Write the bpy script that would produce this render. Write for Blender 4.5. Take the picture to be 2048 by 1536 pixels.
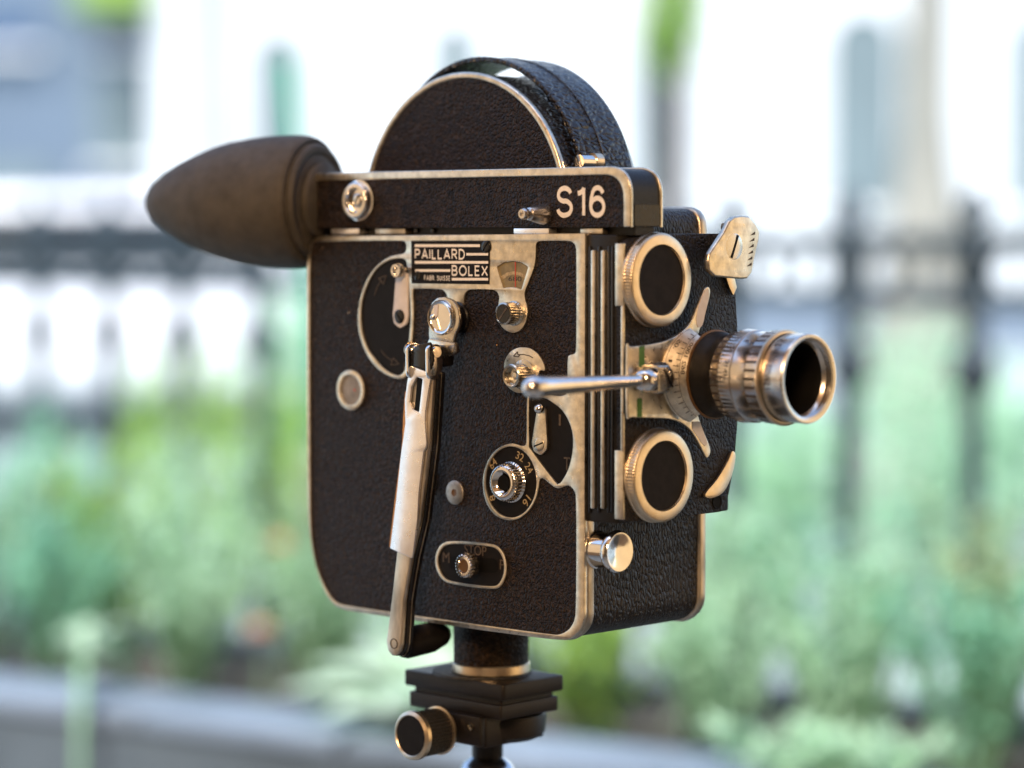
import bpy, bmesh, math, random
from mathutils import Vector, Matrix, noise
random.seed(7)
R = math.radians
for o in list(bpy.data.objects): bpy.data.objects.remove(o)
SC = bpy.context.scene; COL = SC.collection

# ------------------------------------------------------------------ camera, sky, sun, warm lights, exposure
CAMZ = 1.20
FPX, PW, PH = 5330.0, 2048, 1536
PITCH = math.atan(300 / FPX)
cd = bpy.data.cameras.new('photo_camera'); cam = bpy.data.objects.new('photo_camera', cd); COL.objects.link(cam)
cam.location = (0, 0, CAMZ); cam.rotation_euler = (math.pi / 2 - PITCH, 0, 0)
cd.sensor_width = 17.3; cd.lens = 17.3 * FPX / PW; cd.clip_start = .05; cd.clip_end = 500
cd.dof.use_dof = True; cd.dof.focus_distance = 1.005; cd.dof.aperture_fstop = 1.95; cd.dof.aperture_blades = 0
SC.camera = cam
SC.render.engine = 'CYCLES'
SUN_EL, SUN_AZ = 58, 200          # azimuth clockwise from +Y: the sun stands behind the photographer
wd = bpy.data.worlds.new('World'); SC.world = wd; wd.use_nodes = True
nt = wd.node_tree; sky = nt.nodes.new('ShaderNodeTexSky'); sky.sky_type = 'NISHITA'; sky.sun_disc = False
sky.sun_elevation = R(SUN_EL); sky.sun_rotation = R(SUN_AZ); sky.air_density = 1.0; sky.dust_density = 1.6; sky.ozone_density = 1.0
bg = nt.nodes['Background']; nt.links.new(sky.outputs[0], bg.inputs[0]); bg.inputs[1].default_value = .14
sl = bpy.data.lights.new('sun', 'SUN'); sl.energy = 2.2; sl.angle = R(3); sl.color = (1, .97, .93)
so = bpy.data.objects.new('sun', sl); COL.objects.link(so)
sd = Vector((math.sin(R(SUN_AZ)) * math.cos(R(SUN_EL)), math.cos(R(SUN_AZ)) * math.cos(R(SUN_EL)), math.sin(R(SUN_EL))))
so.rotation_euler = sd.to_track_quat('Z', 'Y').to_euler(); so.location = sd * 20
def area(name, loc, target, sx, sy, power, col):
    l = bpy.data.lights.new(name, 'AREA'); l.shape = 'RECTANGLE'; l.size = sx; l.size_y = sy; l.energy = power; l.color = col
    o = bpy.data.objects.new(name, l); COL.objects.link(o); o.location = loc
    o.rotation_euler = (Vector(loc) - Vector(target)).to_track_quat('Z', 'Y').to_euler(); return o
AIM = (-.02, 1.0, 1.14)
area('warm_light', (-1.7, .62, 1.42), AIM, 1.5, 1.3, 1.45, (1, .72, .43))  # added light standing in for a warm interior on the left
area('warm_light', (1.75, .80, 1.22), AIM, 1.4, 1.2, 1.9, (1, .69, .34))  # added light standing in for warm surroundings on the right
area('warm_light', (-.35, -1.0, 2.15), AIM, .45, .45, 14, (1, .62, .33))
SC.view_settings.view_transform = 'Standard'; SC.view_settings.look = 'None'
SC.view_settings.exposure = 1.6; SC.view_settings.gamma = 1

# ------------------------------------------------------------------ photograph pixels to directions
_fw = Vector((0, math.cos(PITCH), -math.sin(PITCH))); _up = Vector((0, math.sin(PITCH), math.cos(PITCH))); _rt = Vector((1, 0, 0))
CAMP = Vector((0, 0, CAMZ))
def ray(px, py): return _fw + _rt * ((px - PW / 2) / FPX) - _up * ((py - PH / 2) / FPX)
def at(px, py, d): return CAMP + ray(px, py) * d
# frame of the film camera: x towards its lens, y away from the photographer into the body, z up; origin at the top front corner of its side plate
TH = R(46.5)
AX = Vector((math.sin(TH), -math.cos(TH), 0)); AY = Vector((math.cos(TH), math.sin(TH), 0)); AZ = Vector((0, 0, 1))
ORG = ray(1172, 466) * .98
def U(px, py, y0=0.):                      # pixel -> (x, z) on the plane y = y0 of the side plate
    r = ray(px, py); p = r * ((ORG.dot(AY) + y0) / r.dot(AY)) - ORG
    return (p.dot(AX), p.z)
def V(px, py, x0=0.):                      # pixel -> (y, z) on the plane x = x0 of the front
    r = ray(px, py); p = r * ((ORG.dot(AX) + x0) / r.dot(AX)) - ORG
    return (p.dot(AY), p.z)
def PX(y): return y                        # readability

# ------------------------------------------------------------------ materials
MATS = {}
def nodes(name):
    m = bpy.data.materials.new(name); m.use_nodes = True; n = m.node_tree
    return m, n, n.nodes['Principled BSDF']
def mk(name, col, rough=.5, metal=0., noise=None, bump=None, var=.0, rvar=0., spec=.5, coat=0., crack=None, trans=0., stretch=(1, 1, 1), var_scale=None, tint=None):
    """noise = scale of bump noise, bump = strength/height, var = colour variation, crack = voronoi scale of leather pebbles"""
    m, n, b = nodes(name); L = n.links
    b.inputs['Base Color'].default_value = (*col, 1); b.inputs['Roughness'].default_value = rough; b.inputs['Metallic'].default_value = metal
    b.inputs['Specular IOR Level'].default_value = spec; b.inputs['Coat Weight'].default_value = coat
    tc = n.nodes.new('ShaderNodeTexCoord'); mp = n.nodes.new('ShaderNodeMapping'); L.new(tc.outputs['Object'], mp.inputs[0]); mp.inputs['Scale'].default_value = stretch
    def tex(scale, detail=4, rough=.6):
        t = n.nodes.new('ShaderNodeTexNoise'); t.inputs['Scale'].default_value = scale; t.inputs['Detail'].default_value = detail; t.inputs['Roughness'].default_value = rough
        L.new(mp.outputs[0], t.inputs['Vector']); return t
    if var or rvar:
        t = tex(var_scale or (noise or 100) * .3, 5)
        if var:
            mx = n.nodes.new('ShaderNodeMix'); mx.data_type = 'RGBA'; cr = n.nodes.new('ShaderNodeMapRange'); cr.inputs[1].default_value = .35; cr.inputs[2].default_value = .65
            L.new(t.outputs[0], cr.inputs[0]); L.new(cr.outputs[0], mx.inputs[0])
            t2 = tint or col
            mx.inputs[6].default_value = (*[c * (1 - var) for c in col], 1); mx.inputs[7].default_value = (*[min(1, c * (1 + var)) for c in t2], 1)
            L.new(mx.outputs[2], b.inputs['Base Color'])
        if rvar:
            mr = n.nodes.new('ShaderNodeMapRange'); mr.inputs[1].default_value = .3; mr.inputs[2].default_value = .7
            mr.inputs[3].default_value = max(.02, rough - rvar); mr.inputs[4].default_value = min(1, rough + rvar)
            t3 = tex((var_scale or (noise or 100) * .3) * 1.7, 6); L.new(t3.outputs[0], mr.inputs[0]); L.new(mr.outputs[0], b.inputs['Roughness'])
    h = None
    if crack:
        w = n.nodes.new('ShaderNodeTexNoise'); w.inputs['Scale'].default_value = crack * .5; L.new(mp.outputs[0], w.inputs['Vector'])
        ad = n.nodes.new('ShaderNodeVectorMath'); ad.operation = 'MULTIPLY_ADD'; ad.inputs[1].default_value = (.8 / crack,) * 3
        L.new(w.outputs['Color'], ad.inputs[0]); L.new(mp.outputs[0], ad.inputs[2])
        v = n.nodes.new('ShaderNodeTexVoronoi'); v.feature = 'DISTANCE_TO_EDGE'; v.inputs['Scale'].default_value = crack; L.new(ad.outputs[0], v.inputs['Vector'])
        mr = n.nodes.new('ShaderNodeMapRange'); mr.inputs[1].default_value = 0; mr.inputs[2].default_value = .28; mr.interpolation_type = 'SMOOTHSTEP'
        L.new(v.outputs['Distance'], mr.inputs[0]); h = mr.outputs[0]
    if noise:
        t = tex(noise, 3)
        if h:
            a = n.nodes.new('ShaderNodeMath'); a.operation = 'MULTIPLY_ADD'; a.inputs[1].default_value = .8; L.new(t.outputs[0], a.inputs[0]); L.new(h, a.inputs[2]); h = a.outputs[0]
        else: h = t.outputs[0]
    if h is not None and bump:
        bp = n.nodes.new('ShaderNodeBump'); bp.inputs['Strength'].default_value = bump[0]; bp.inputs['Distance'].default_value = bump[1]
        L.new(h, bp.inputs['Height']); L.new(bp.outputs[0], b.inputs['Normal'])
    if trans:
        tr = n.nodes.new('ShaderNodeBsdfTranslucent'); tr.inputs[0].default_value = (*[min(1, c * 1.5) for c in col], 1)
        ms = n.nodes.new('ShaderNodeMixShader'); ms.inputs[0].default_value = trans
        L.new(b.outputs[0], ms.inputs[1]); L.new(tr.outputs[0], ms.inputs[2]); L.new(ms.outputs[0], n.nodes['Material Output'].inputs[0])
    MATS[name] = m; return m
mk('leather', (.0140, .0084, .0046), .48, spec=.26, noise=1100, bump=(1., .0011), crack=600, var=.75, var_scale=520, rvar=.14, tint=(.022, .0125, .0065))
mk('leather_creased', (.010, .0072, .0052), .42, spec=.38, noise=700, bump=(.7, .0006), crack=520, var=.4, var_scale=200, stretch=(1.2, 1.2, .55))
mk('leather_strap', (.010, .0085, .008), .26, noise=500, bump=(.8, .0008), crack=430, var=.2, rvar=.08, stretch=(1, .6, 1))
mk('satin_metal', (.66, .60, .49), .34, 1, noise=2200, bump=(.06, .0002), var=.20, var_scale=240, rvar=.10)
mk('worn_metal', (.56, .50, .41), .40, 1, noise=1400, bump=(.12, .0002), var=.35, var_scale=120, rvar=.12, stretch=(1, 1, .3))
mk('chrome', (.74, .72, .69), .13, 1, var=.06, var_scale=140, rvar=.05)
mk('dull_chrome', (.55, .52, .46), .24, 1, var=.18, var_scale=200, rvar=.08)
mk('lens_metal', (.60, .58, .55), .24, 1, noise=1500, bump=(.04, .0001), var=.06, var_scale=160, rvar=.05)
mk('ring_metal', (.72, .60, .44), .33, 1, var=.08, var_scale=200, rvar=.06)
mk('black_paint', (.008, .007, .006), .45, spec=.3, noise=2000, bump=(.12, .0001), var=.25, rvar=.08)
mk('black_gloss', (.007, .007, .008), .24, spec=.4, var=.2, rvar=.06, noise=700)
mk('crackle_paint', (.010, .008, .007), .46, spec=.28, crack=470, noise=1800, bump=(.75, .0005), var=.3, var_scale=160)
mk('cap_face', (.012, .010, .009), .7, spec=.15, noise=2400, bump=(.2, .0001), var=.25, var_scale=300)
mk('rubber', (.060, .053, .042), .66, spec=.3, noise=1300, bump=(.25, .0002), var=.18, var_scale=120, rvar=.08)
mk('bore', (.004, .004, .004), .6, spec=.1)
mk('black_flat', (.007, .006, .006), .5, spec=.12, var=.2, var_scale=300)
mk('glass_dark', (.004, .004, .005), .08, spec=.12)
mk('letter_cream', (.80, .73, .62), .5, var=.06, var_scale=700)
mk('letter_white', (.80, .78, .74), .5, var=.06, var_scale=700)
mk('letter_gold', (.36, .27, .14), .45, var=.35, var_scale=900)
mk('engraving', (.045, .034, .026), .6)
mk('scratch', (.07, .045, .024), .5, var=.5, var_scale=800)
mk('green_paint', (.06, .16, .03), .45, var=.2, var_scale=600)
mk('red_paint', (.5, .05, .03), .5)
mk('counter_dial', (.20, .155, .07), .5, var=.25, var_scale=260)
mk('window_grey', (.20, .19, .18), .35, var=.3, var_scale=200)
mk('brown_line', (.10, .05, .016), .4)
mk('disc_metal', (.38, .36, .33), .52, 1, noise=1800, bump=(.2, .0002), var=.2, var_scale=500)
mk('tape', (.62, .58, .55), .6, var=.06, var_scale=300)
mk('sleeve', (.88, .88, .90), .30, .9, noise=1800, bump=(.05, .0001), var=.05, var_scale=200, rvar=.05)
mk('tan_edge', (.46, .23, .07), .4, var=.2, var_scale=300)
mk('tripod_black', (.008, .0062, .0056), .46, spec=.32, noise=2500, bump=(.1, .0001), var=.2, rvar=.08)
mk('tripod_grip', (.012, .012, .012), .55, noise=1200, bump=(.5, .0004), crack=700)
mk('tripod_ball', (.55, .56, .58), .2, 1)

# ------------------------------------------------------------------ builders
BASE = Vector((0, 0, 0))
def link(name, me, mat, parent=None, smooth=True):
    o = bpy.data.objects.new(name, me); COL.objects.link(o)
    if mat is not None:
        me.materials.clear(); me.materials.append(MATS[mat] if isinstance(mat, str) else mat)
    if smooth:
        me.polygons.foreach_set('use_smooth', [True] * len(me.polygons))
        try: me.set_sharp_from_angle(angle=R(38))
        except Exception: pass
    if parent: o.parent = parent
    return o
def tag(o, label, cat, group=None, kind=None):
    if label: o['label'] = label
    if cat: o['category'] = cat
    if group: o['group'] = group
    if kind: o['kind'] = kind
    return o
def empty(name, loc, rz=0):
    o = bpy.data.objects.new(name, None); COL.objects.link(o); o.location = loc; o.rotation_euler = (0, 0, rz); o.empty_display_size = .05; return o
def SIDE(y0): return Matrix(((1, 0, 0, 0), (0, 0, -1, y0), (0, 1, 0, 0), (0, 0, 0, 1)))       # (u, v, w) -> (u, y0 - w, v)
def FRONT(x0): return Matrix(((0, 0, 1, x0), (1, 0, 0, 0), (0, 1, 0, 0), (0, 0, 0, 1)))       # (u, v, w) -> (x0 + w, u, v)
def TOP(z0): return Matrix(((1, 0, 0, 0), (0, 1, 0, 0), (0, 0, 1, z0), (0, 0, 0, 1)))
def bake(me, M):
    me.transform(M); me.transform(Matrix.Translation(-BASE))
    if M.determinant() < 0: me.flip_normals()
def smooth_loop(pts, k=6):
    out = []; n = len(pts)
    for i in range(n):
        p0, p1, p2, p3 = (Vector(pts[(i + j - 1) % n]) for j in range(4))
        for s in range(k):
            t = s / k
            out.append(.5 * ((2 * p1) + (p2 - p0) * t + (2 * p0 - 5 * p1 + 4 * p2 - p3) * t * t + (3 * p1 - p0 - 3 * p2 + p3) * t ** 3))
    return [tuple(p) for p in out]
def round_loop(pts, r, k=5):
    """polygon with rounded corners; r one value or a list"""
    out = []; n = len(pts)
    for i in range(n):
        p = Vector(pts[i]); a = Vector(pts[i - 1]) - p; b = Vector(pts[(i + 1) % n]) - p
        rr = r[i] if isinstance(r, (list, tuple)) else r
        la, lb = a.length, b.length; a.normalize(); b.normalize()
        ang = a.angle(b)
        if rr <= 0 or ang > 3.10: out.append(tuple(p)); continue
        d = min(rr / math.tan(ang / 2), la * .49, lb * .49); p1 = p + a * d; p2 = p + b * d
        for s in range(k + 1):
            t = s / k; out.append(tuple(p1 * (1 - t) ** 2 + p * 2 * t * (1 - t) + p2 * t * t))
    return out
def circle(c, r, n=48, ry=None): return [(c[0] + r * math.cos(2 * math.pi * i / n), c[1] + (ry or r) * math.sin(2 * math.pi * i / n)) for i in range(n)]
def shape_mesh(loops, depth, bevel=0.0, bres=1):
    cu = bpy.data.curves.new('shape', 'CURVE'); cu.dimensions = '2D'; cu.fill_mode = 'BOTH'
    cu.extrude = max(depth / 2 - bevel, 1e-6); cu.bevel_depth = bevel; cu.bevel_resolution = bres; cu.offset = -bevel
    for lp in loops:
        s = cu.splines.new('POLY'); s.points.add(len(lp) - 1)
        for i, p in enumerate(lp): s.points[i].co = (p[0] * 100, p[1] * 100, 0, 1)
        s.use_cyclic_u = True
    cu.extrude *= 100; cu.bevel_depth *= 100; cu.offset *= 100
    o = bpy.data.objects.new('shape', cu); me = bpy.data.meshes.new_from_object(o)
    bpy.data.objects.remove(o); bpy.data.curves.remove(cu)
    me.transform(Matrix.Diagonal((.01, .01, .01, 1))); me.transform(Matrix.Translation((0, 0, depth / 2)))
    bm = bmesh.new(); bm.from_mesh(me); bmesh.ops.remove_doubles(bm, verts=bm.verts, dist=2e-6); bm.to_mesh(me); bm.free()
    return me
def plate(name, loops, M, depth, mat, parent, bevel=0.0, bres=1):
    me = shape_mesh(loops, depth, bevel, bres); bake(me, M); return link(name, me, mat, parent)
def spx(pts, y0=0.): return [U(a, b, y0) for a, b in pts]
def fpx(pts, x0=0.): return [V(a, b, x0) for a, b in pts]
def lathe_mesh(prof, n=48, knurl=None, ang=2 * math.pi, cap=True):
    """profile [(r, w[, knurl])] about the w axis; knurl = (count, depth)"""
    bm = bmesh.new(); rings = []
    if knurl: n = knurl[0] * 4
    for p in prof:
        r, w = p[0], p[1]; kn = p[2] if len(p) > 2 else 0; ring = []
        for i in range(n):
            a = 2 * math.pi * i / n
            rr = r - (knurl[1] * kn if (knurl and (i % 4) in (0, 3)) else 0)
            ring.append(bm.verts.new((rr * math.cos(a), rr * math.sin(a), w)))
        rings.append(ring)
    for a, b in zip(rings, rings[1:]):
        for i in range(n):
            j = (i + 1) % n; bm.faces.new((a[i], a[j], b[j], b[i]))
    if cap:
        if prof[0][0] > 1e-6: bm.faces.new(list(reversed(rings[0])))
        if prof[-1][0] > 1e-6: bm.faces.new(rings[-1])
    bmesh.ops.remove_doubles(bm, verts=bm.verts, dist=1e-7)
    bmesh.ops.recalc_face_normals(bm, faces=bm.faces)
    me = bpy.data.meshes.new('lathe'); bm.to_mesh(me); bm.free(); return me
def lathe(name, prof, M, c, mat, parent, n=48, knurl=None, cap=True):
    me = lathe_mesh(prof, n, knurl, cap=cap); bake(me, M @ Matrix.Translation((c[0], c[1], 0))); return link(name, me, mat, parent)
def tube_mesh(pts, rad, n=10, closed=False):
    bm = bmesh.new(); rings = []; pts = [Vector(p) for p in pts]; rr = rad if isinstance(rad, (list, tuple)) else [rad] * len(pts)
    ref = None
    for i, p in enumerate(pts):
        t = (pts[min(i + 1, len(pts) - 1)] - pts[max(i - 1, 0)]).normalized()
        if ref is None: ref = t.orthogonal().normalized()
        ref = (ref - t * ref.dot(t)).normalized(); bt = t.cross(ref)
        rings.append([bm.verts.new(p + (ref * math.cos(2 * math.pi * k / n) + bt * math.sin(2 * math.pi * k / n)) * rr[i]) for k in range(n)])
    for a, b in zip(rings, rings[1:]):
        for i in range(n): bm.faces.new((a[i], a[(i + 1) % n], b[(i + 1) % n], b[i]))
    bm.faces.new(list(reversed(rings[0]))); bm.faces.new(rings[-1])
    bmesh.ops.recalc_face_normals(bm, faces=bm.faces)
    me = bpy.data.meshes.new('tube'); bm.to_mesh(me); bm.free(); return me
def tube(name, pts, rad, mat, parent, n=10):
    me = tube_mesh(pts, rad, n); me.transform(Matrix.Translation(-BASE)); return link(name, me, mat, parent)
def box_mesh(lo, hi, bev=0.):
    bm = bmesh.new(); bmesh.ops.create_cube(bm, size=1)
    lo, hi = Vector(lo), Vector(hi)
    for v in bm.verts: v.co = Vector([(lo[i] + hi[i]) / 2 + v.co[i] * (hi[i] - lo[i]) for i in range(3)])
    if bev: bmesh.ops.bevel(bm, geom=list(bm.edges), offset=bev, segments=2, affect='EDGES', profile=.5)
    me = bpy.data.meshes.new('box'); bm.to_mesh(me); bm.free(); return me
def box(name, lo, hi, mat, parent, bev=0.):
    me = box_mesh(lo, hi, bev); me.transform(Matrix.Translation(-BASE)); return link(name, me, mat, parent)
def text_mesh(s, depth, bold=0.):
    cu = bpy.data.curves.new('txt', 'FONT'); cu.body = s; cu.size = 1; cu.resolution_u = 3; cu.offset = bold; cu.extrude = .02
    o = bpy.data.objects.new('txt', cu); me = bpy.data.meshes.new_from_object(o); bpy.data.objects.remove(o); bpy.data.curves.remove(cu)
    zs = [v.co.z for v in me.vertices]; z0 = min(zs); k = depth / max(1e-9, max(zs) - z0)
    for v in me.vertices: v.co.z = (v.co.z - z0) * k
    return me
def fit(me, u0, v0, u1, v1):
    xs = [v.co.x for v in me.vertices]; ys = [v.co.y for v in me.vertices]; a, b, c, d = min(xs), max(xs), min(ys), max(ys)
    for v in me.vertices:
        v.co.x = u0 + (v.co.x - a) / (b - a) * (u1 - u0); v.co.y = v0 + (v.co.y - c) / (d - c) * (v1 - v0)
def text_side(name, s, x0, y0, x1, y1, plane, mat, parent, depth=.00012, bold=.0, rot=0.):
    """text filling the pixel box (x0, y0)-(x1, y1) on the side plane"""
    me = text_mesh(s, depth, bold); a = U(x0, y1, plane); b = U(x1, y0, plane); fit(me, a[0], a[1], b[0], b[1])
    if rot:
        c = Vector(((a[0] + b[0]) / 2, (a[1] + b[1]) / 2, 0)); me.transform(Matrix.Translation(c) @ Matrix.Rotation(rot, 4, 'Z') @ Matrix.Translation(-c))
    bake(me, SIDE(plane)); return link(name, me, mat, parent, smooth=False)
GL = {}
def _arc(cx, cy, rx, ry, a0, a1, n=14): return [(cx + rx * math.cos(R(a0 + (a1 - a0) * i / n)), cy + ry * math.sin(R(a0 + (a1 - a0) * i / n))) for i in range(n + 1)]
GL['P'] = (.62, [[(0, 0), (0, 1), (.32, 1)] + _arc(.34, .73, .28, .27, 90, -90) + [(0, .46)]])
GL['R'] = (.66, [[(0, 0), (0, 1), (.34, 1)] + _arc(.36, .74, .26, .26, 90, -90) + [(0, .48)], [(.30, .48), (.66, 0)]])
GL['A'] = (.78, [[(0, 0), (.39, 1), (.78, 0)], [(.13, .30), (.65, .30)]])
GL['I'] = (.0, [[(0, 0), (0, 1)]])
GL['L'] = (.50, [[(0, 1), (0, 0), (.50, 0)]])
GL['D'] = (.70, [[(0, 0), (0, 1), (.25, 1)] + _arc(.27, .5, .43, .5, 90, -90, 20) + [(0, 0)]])
GL['B'] = (.62, [[(0, 0), (0, 1), (.32, 1)] + _arc(.34, .76, .23, .24, 90, -90) + [(0, .52)], [(.32, .52)] + _arc(.34, .26, .28, .26, 90, -90) + [(0, 0)]])
GL['O'] = (.86, [_arc(.43, .5, .43, .5, 90, 450, 32)])
GL['E'] = (.52, [[(.52, 1), (0, 1), (0, 0), (.52, 0)], [(0, .52), (.46, .52)]])
GL['F'] = (.50, [[(.50, 1), (0, 1), (0, 0)], [(0, .50), (.44, .50)]])
GL['X'] = (.70, [[(0, 1), (.70, 0)], [(.70, 1), (0, 0)]])
GL['U'] = (.62, [[(0, 1), (0, .32)] + _arc(.31, .31, .31, .31, 180, 360) + [(.62, 1)]])
GL['S'] = (.60, [_arc(.30, .745, .275, .255, 15, 180, 14) + _arc(.30, .745, .275, .22, 190, 262, 7) + _arc(.31, .27, .29, .26, 88, -90, 16) + _arc(.31, .27, .31, .27, -95, -170, 9)])
GL['1'] = (.26, [[(0, .80), (.12, .83), (.22, .91), (.26, 1)], [(.26, 1), (.26, 0)]])
GL['6'] = (.60, [_arc(.31, .31, .28, .31, 90, 450, 28), [(.55, .80)] + _arc(.32, .70, .24, .30, 30, 150, 10) + [(.05, .62), (.025, .45), (.03, .30)]])
GL['.'] = (.04, [[(0, 0), (.0, .08)]])
def stroke_text(name, s, x0, y0, x1, y1, plane, mat, parent, wpx, gap=.22):
    """sans-serif letters drawn as strokes; the pixel box holds the outer edges, wpx = stroke width in pixels"""
    a, b = U(x0, y1, plane), U(x1, y0, plane); hgt = b[1] - a[1]; w = wpx / (y1 - y0) * hgt; hh = hgt - w
    tot = 0; pos = []
    for ch in s:
        if ch == ' ': tot += .45; pos.append(None); continue
        pos.append(tot); tot += GL[ch][0] + gap + w / hh * .9
    tot -= gap + w / hh * .9
    kx = (b[0] - a[0] - w * .72) / tot; zz = 0; bm = bmesh.new()
    for ch, p0 in zip(s, pos):
        if p0 is None: continue
        for line in GL[ch][1]:
            pts = [Vector((a[0] + w * .36 + (p0 + q[0]) * kx, a[1] + w / 2 + q[1] * hh)) for q in line]
            closed = (pts[0] - pts[-1]).length < 1e-6
            if closed: pts = pts[:-1]
            n = len(pts); L_, R_ = [], []; zz += .000012
            for i, p in enumerate(pts):
                d1 = (p - pts[i - 1]).normalized() if (i or closed) else None
                d2 = (pts[(i + 1) % n] - p).normalized() if (i < n - 1 or closed) else None
                d1 = d1 or d2; d2 = d2 or d1
                m = Vector((-(d1 + d2).y, (d1 + d2).x))
                m = m.normalized() if m.length > 1e-6 else Vector((-d1.y, d1.x))
                k = 1 / max(.5, m.dot(Vector((-d1.y, d1.x))))
                off = Vector((m.x * .80, m.y)) * (w / 2) * k
                e_ = Vector((0, 0))
                if not closed and i == 0: e_ = Vector((0, 0))
                L_.append(bm.verts.new((*(p + off + e_), zz))); R_.append(bm.verts.new((*(p - off + e_), zz)))
            for i in range(n if closed else n - 1): j = (i + 1) % n; bm.faces.new((L_[i], R_[i], R_[j], L_[j]))
    me = bpy.data.meshes.new('strokes'); bm.to_mesh(me); bm.free(); bake(me, SIDE(plane)); return link(name, me, mat, parent, False)
def bar_side(name, x0, y0, x1, y1, plane, mat, parent, depth=.00012):
    a, b, c, d = U(x0, y0, plane), U(x1, y0, plane), U(x1, y1, plane), U(x0, y1, plane)
    return plate(name, [[a, b, c, d]], SIDE(plane), depth, mat, parent)
def join(meshes):
    bm = bmesh.new()
    for m in meshes: bm.from_mesh(m)
    me = bpy.data.meshes.new('joined'); bm.to_mesh(me); bm.free(); return me

# ================================================================== SETTING
mk('paving', (.30, .35, .35), .8, noise=14, bump=(.3, .01), var=.2, var_scale=2.)
mk('asphalt', (.20, .25, .25), .85, noise=60, bump=(.4, .005), var=.2, var_scale=1.2)
mk('stone_coping', (.15, .19, .24), .6, noise=60, bump=(.3, .004), var=.15, var_scale=8)
mk('stone_wall', (.060, .078, .092), .8, noise=45, bump=(.5, .006), var=.3, var_scale=6)
mk('soil', (.07, .06, .045), .95, noise=40, bump=(.8, .01), var=.4, var_scale=14)
mk('iron', (.035, .052, .064), .45, .3, var=.2, var_scale=20)
def slab(name, lo, hi, mat, label=None):
    o = link(name, box_mesh(lo, hi), mat, None, False); o['kind'] = 'structure'
    if label: o['label'] = label
    return o
gv = [(-60, -30, 0), (60, -30, 0), (60, 90, 0), (-60, 90, 0)]
me = bpy.data.meshes.new('ground'); me.from_pydata(gv, [], [(0, 1, 2, 3)]); g = link('ground', me, 'paving', None, False); g['kind'] = 'structure'
me = bpy.data.meshes.new('road'); me.from_pydata([(-60, 8.5, .004), (60, 8.5, .004), (60, 17, .004), (-60, 17, .004)], [], [(0, 1, 2, 3)]); g = link('road', me, 'asphalt', None, False); g['kind'] = 'structure'
slab('kerb', (-60, 17, 0), (60, 17.3, .13), 'stone_coping')
slab('pavement', (-60, 17.3, 0), (60, 24.2, .125), 'paving')
# added unseen walls and roof around the photographer: they shade the film camera
mk('blocker_tan', (.46, .30, .16), .7, var=.1, var_scale=3)
slab('blocker_wall', (-4, -2.6, 0), (4, -2.4, 2.75), 'blocker_tan')
slab('blocker_side_wall', (-2.45, -2.4, 0), (-2.3, 1.35, 2.649), 'blocker_tan'); slab('blocker_side_wall', (2.3, -2.4, 0), (2.45, 1.55, 2.649), 'blocker_tan')
slab('blocker_roof', (-4, -2.4, 2.65), (4, .42, 2.75), 'blocker_tan')

# ================================================================== FILM CAMERA
PEDX, PEDY, PEDZ = -.0765, .029, -.1745
BASE = Vector((PEDX, PEDY, PEDZ))
bw = CAMP + ORG + AX * PEDX + AY * PEDY + AZ * PEDZ
CAMROOT = empty('film_camera', bw, math.atan2(AX.y, AX.x))
tag(CAMROOT, 'black leather and silver metal cine film camera with chrome crank, lens and rubber eyecup', 'film camera')
C = CAMROOT
# ---- body
OUT = [(650, 471.5), (1172, 466), (1172, 1040), (1175.5, 1214), (1173, 1236), (1164, 1259), (1146, 1277), (1124, 1284), (772, 1233.5), (701, 1223.5), (678, 1217), (664, 1205), (651, 1185.5), (639, 1156), (625.5, 1107), (618.5, 1058), (615.5, 1000), (614, 800), (614, 515), (617, 495), (625, 480), (637, 473)]
def outline():
    a = spx(OUT)
    b = [(-.0, a[1][1])] + [(min(p[0], 0.), p[1]) for p in a[2:]] + [a[0]]
    return b
def chaikin(lp, n=2, keep=()):
    keep = [Vector(k) for k in keep]
    for _ in range(n):
        out = []
        for i in range(len(lp)):
            a, b = Vector(lp[i]), Vector(lp[(i + 1) % len(lp)])
            ka = any((a - k).length < 1e-6 for k in keep); kb = any((b - k).length < 1e-6 for k in keep)
            out.append(tuple(a) if ka else tuple(a * .75 + b * .25))
            if not kb: out.append(tuple(a * .25 + b * .75))
        lp = out
    return lp
ol = outline(); ol = chaikin(ol, 2, (ol[0],))
def inset(lp, d):
    n = len(lp); out = []
    for i in range(n):
        p = Vector(lp[i]); t = (Vector(lp[(i + 1) % n]) - Vector(lp[i - 1])).normalized(); nn = Vector((t.y, -t.x)); out.append(p + nn * d)
    return [tuple(p) for p in out]
plate('side_frame', [ol], SIDE(.0055), .0045, 'worn_metal', C, .0011, 2)
front_z = min(p[1] for p in ol)
def body_outline(top, d):
    lp = inset(ol, d); lp = [p for p in lp if p[1] < -.02]
    lp2 = [(-d, top)] + lp + [(min(p[0] for p in lp), top)]
    return lp2
core_near = body_outline(-.0012, .0009)
plate('body', [core_near], SIDE(.0205), .015, 'leather_creased', C)
core_far = body_outline(.0095, .0009)
rr = [.008] + [0] * (len(core_far) - 2) + [.008]
plate('body', [round_loop(core_far, rr)], SIDE(.0658), .0453, 'leather_creased', C)
far_rim = body_outline(.0102, .0)
plate('side_frame', [round_loop(far_rim, [.009] + [0] * (len(far_rim) - 2) + [.009])], SIDE(.0708), .0046, 'worn_metal', C, .0013, 2)
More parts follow.
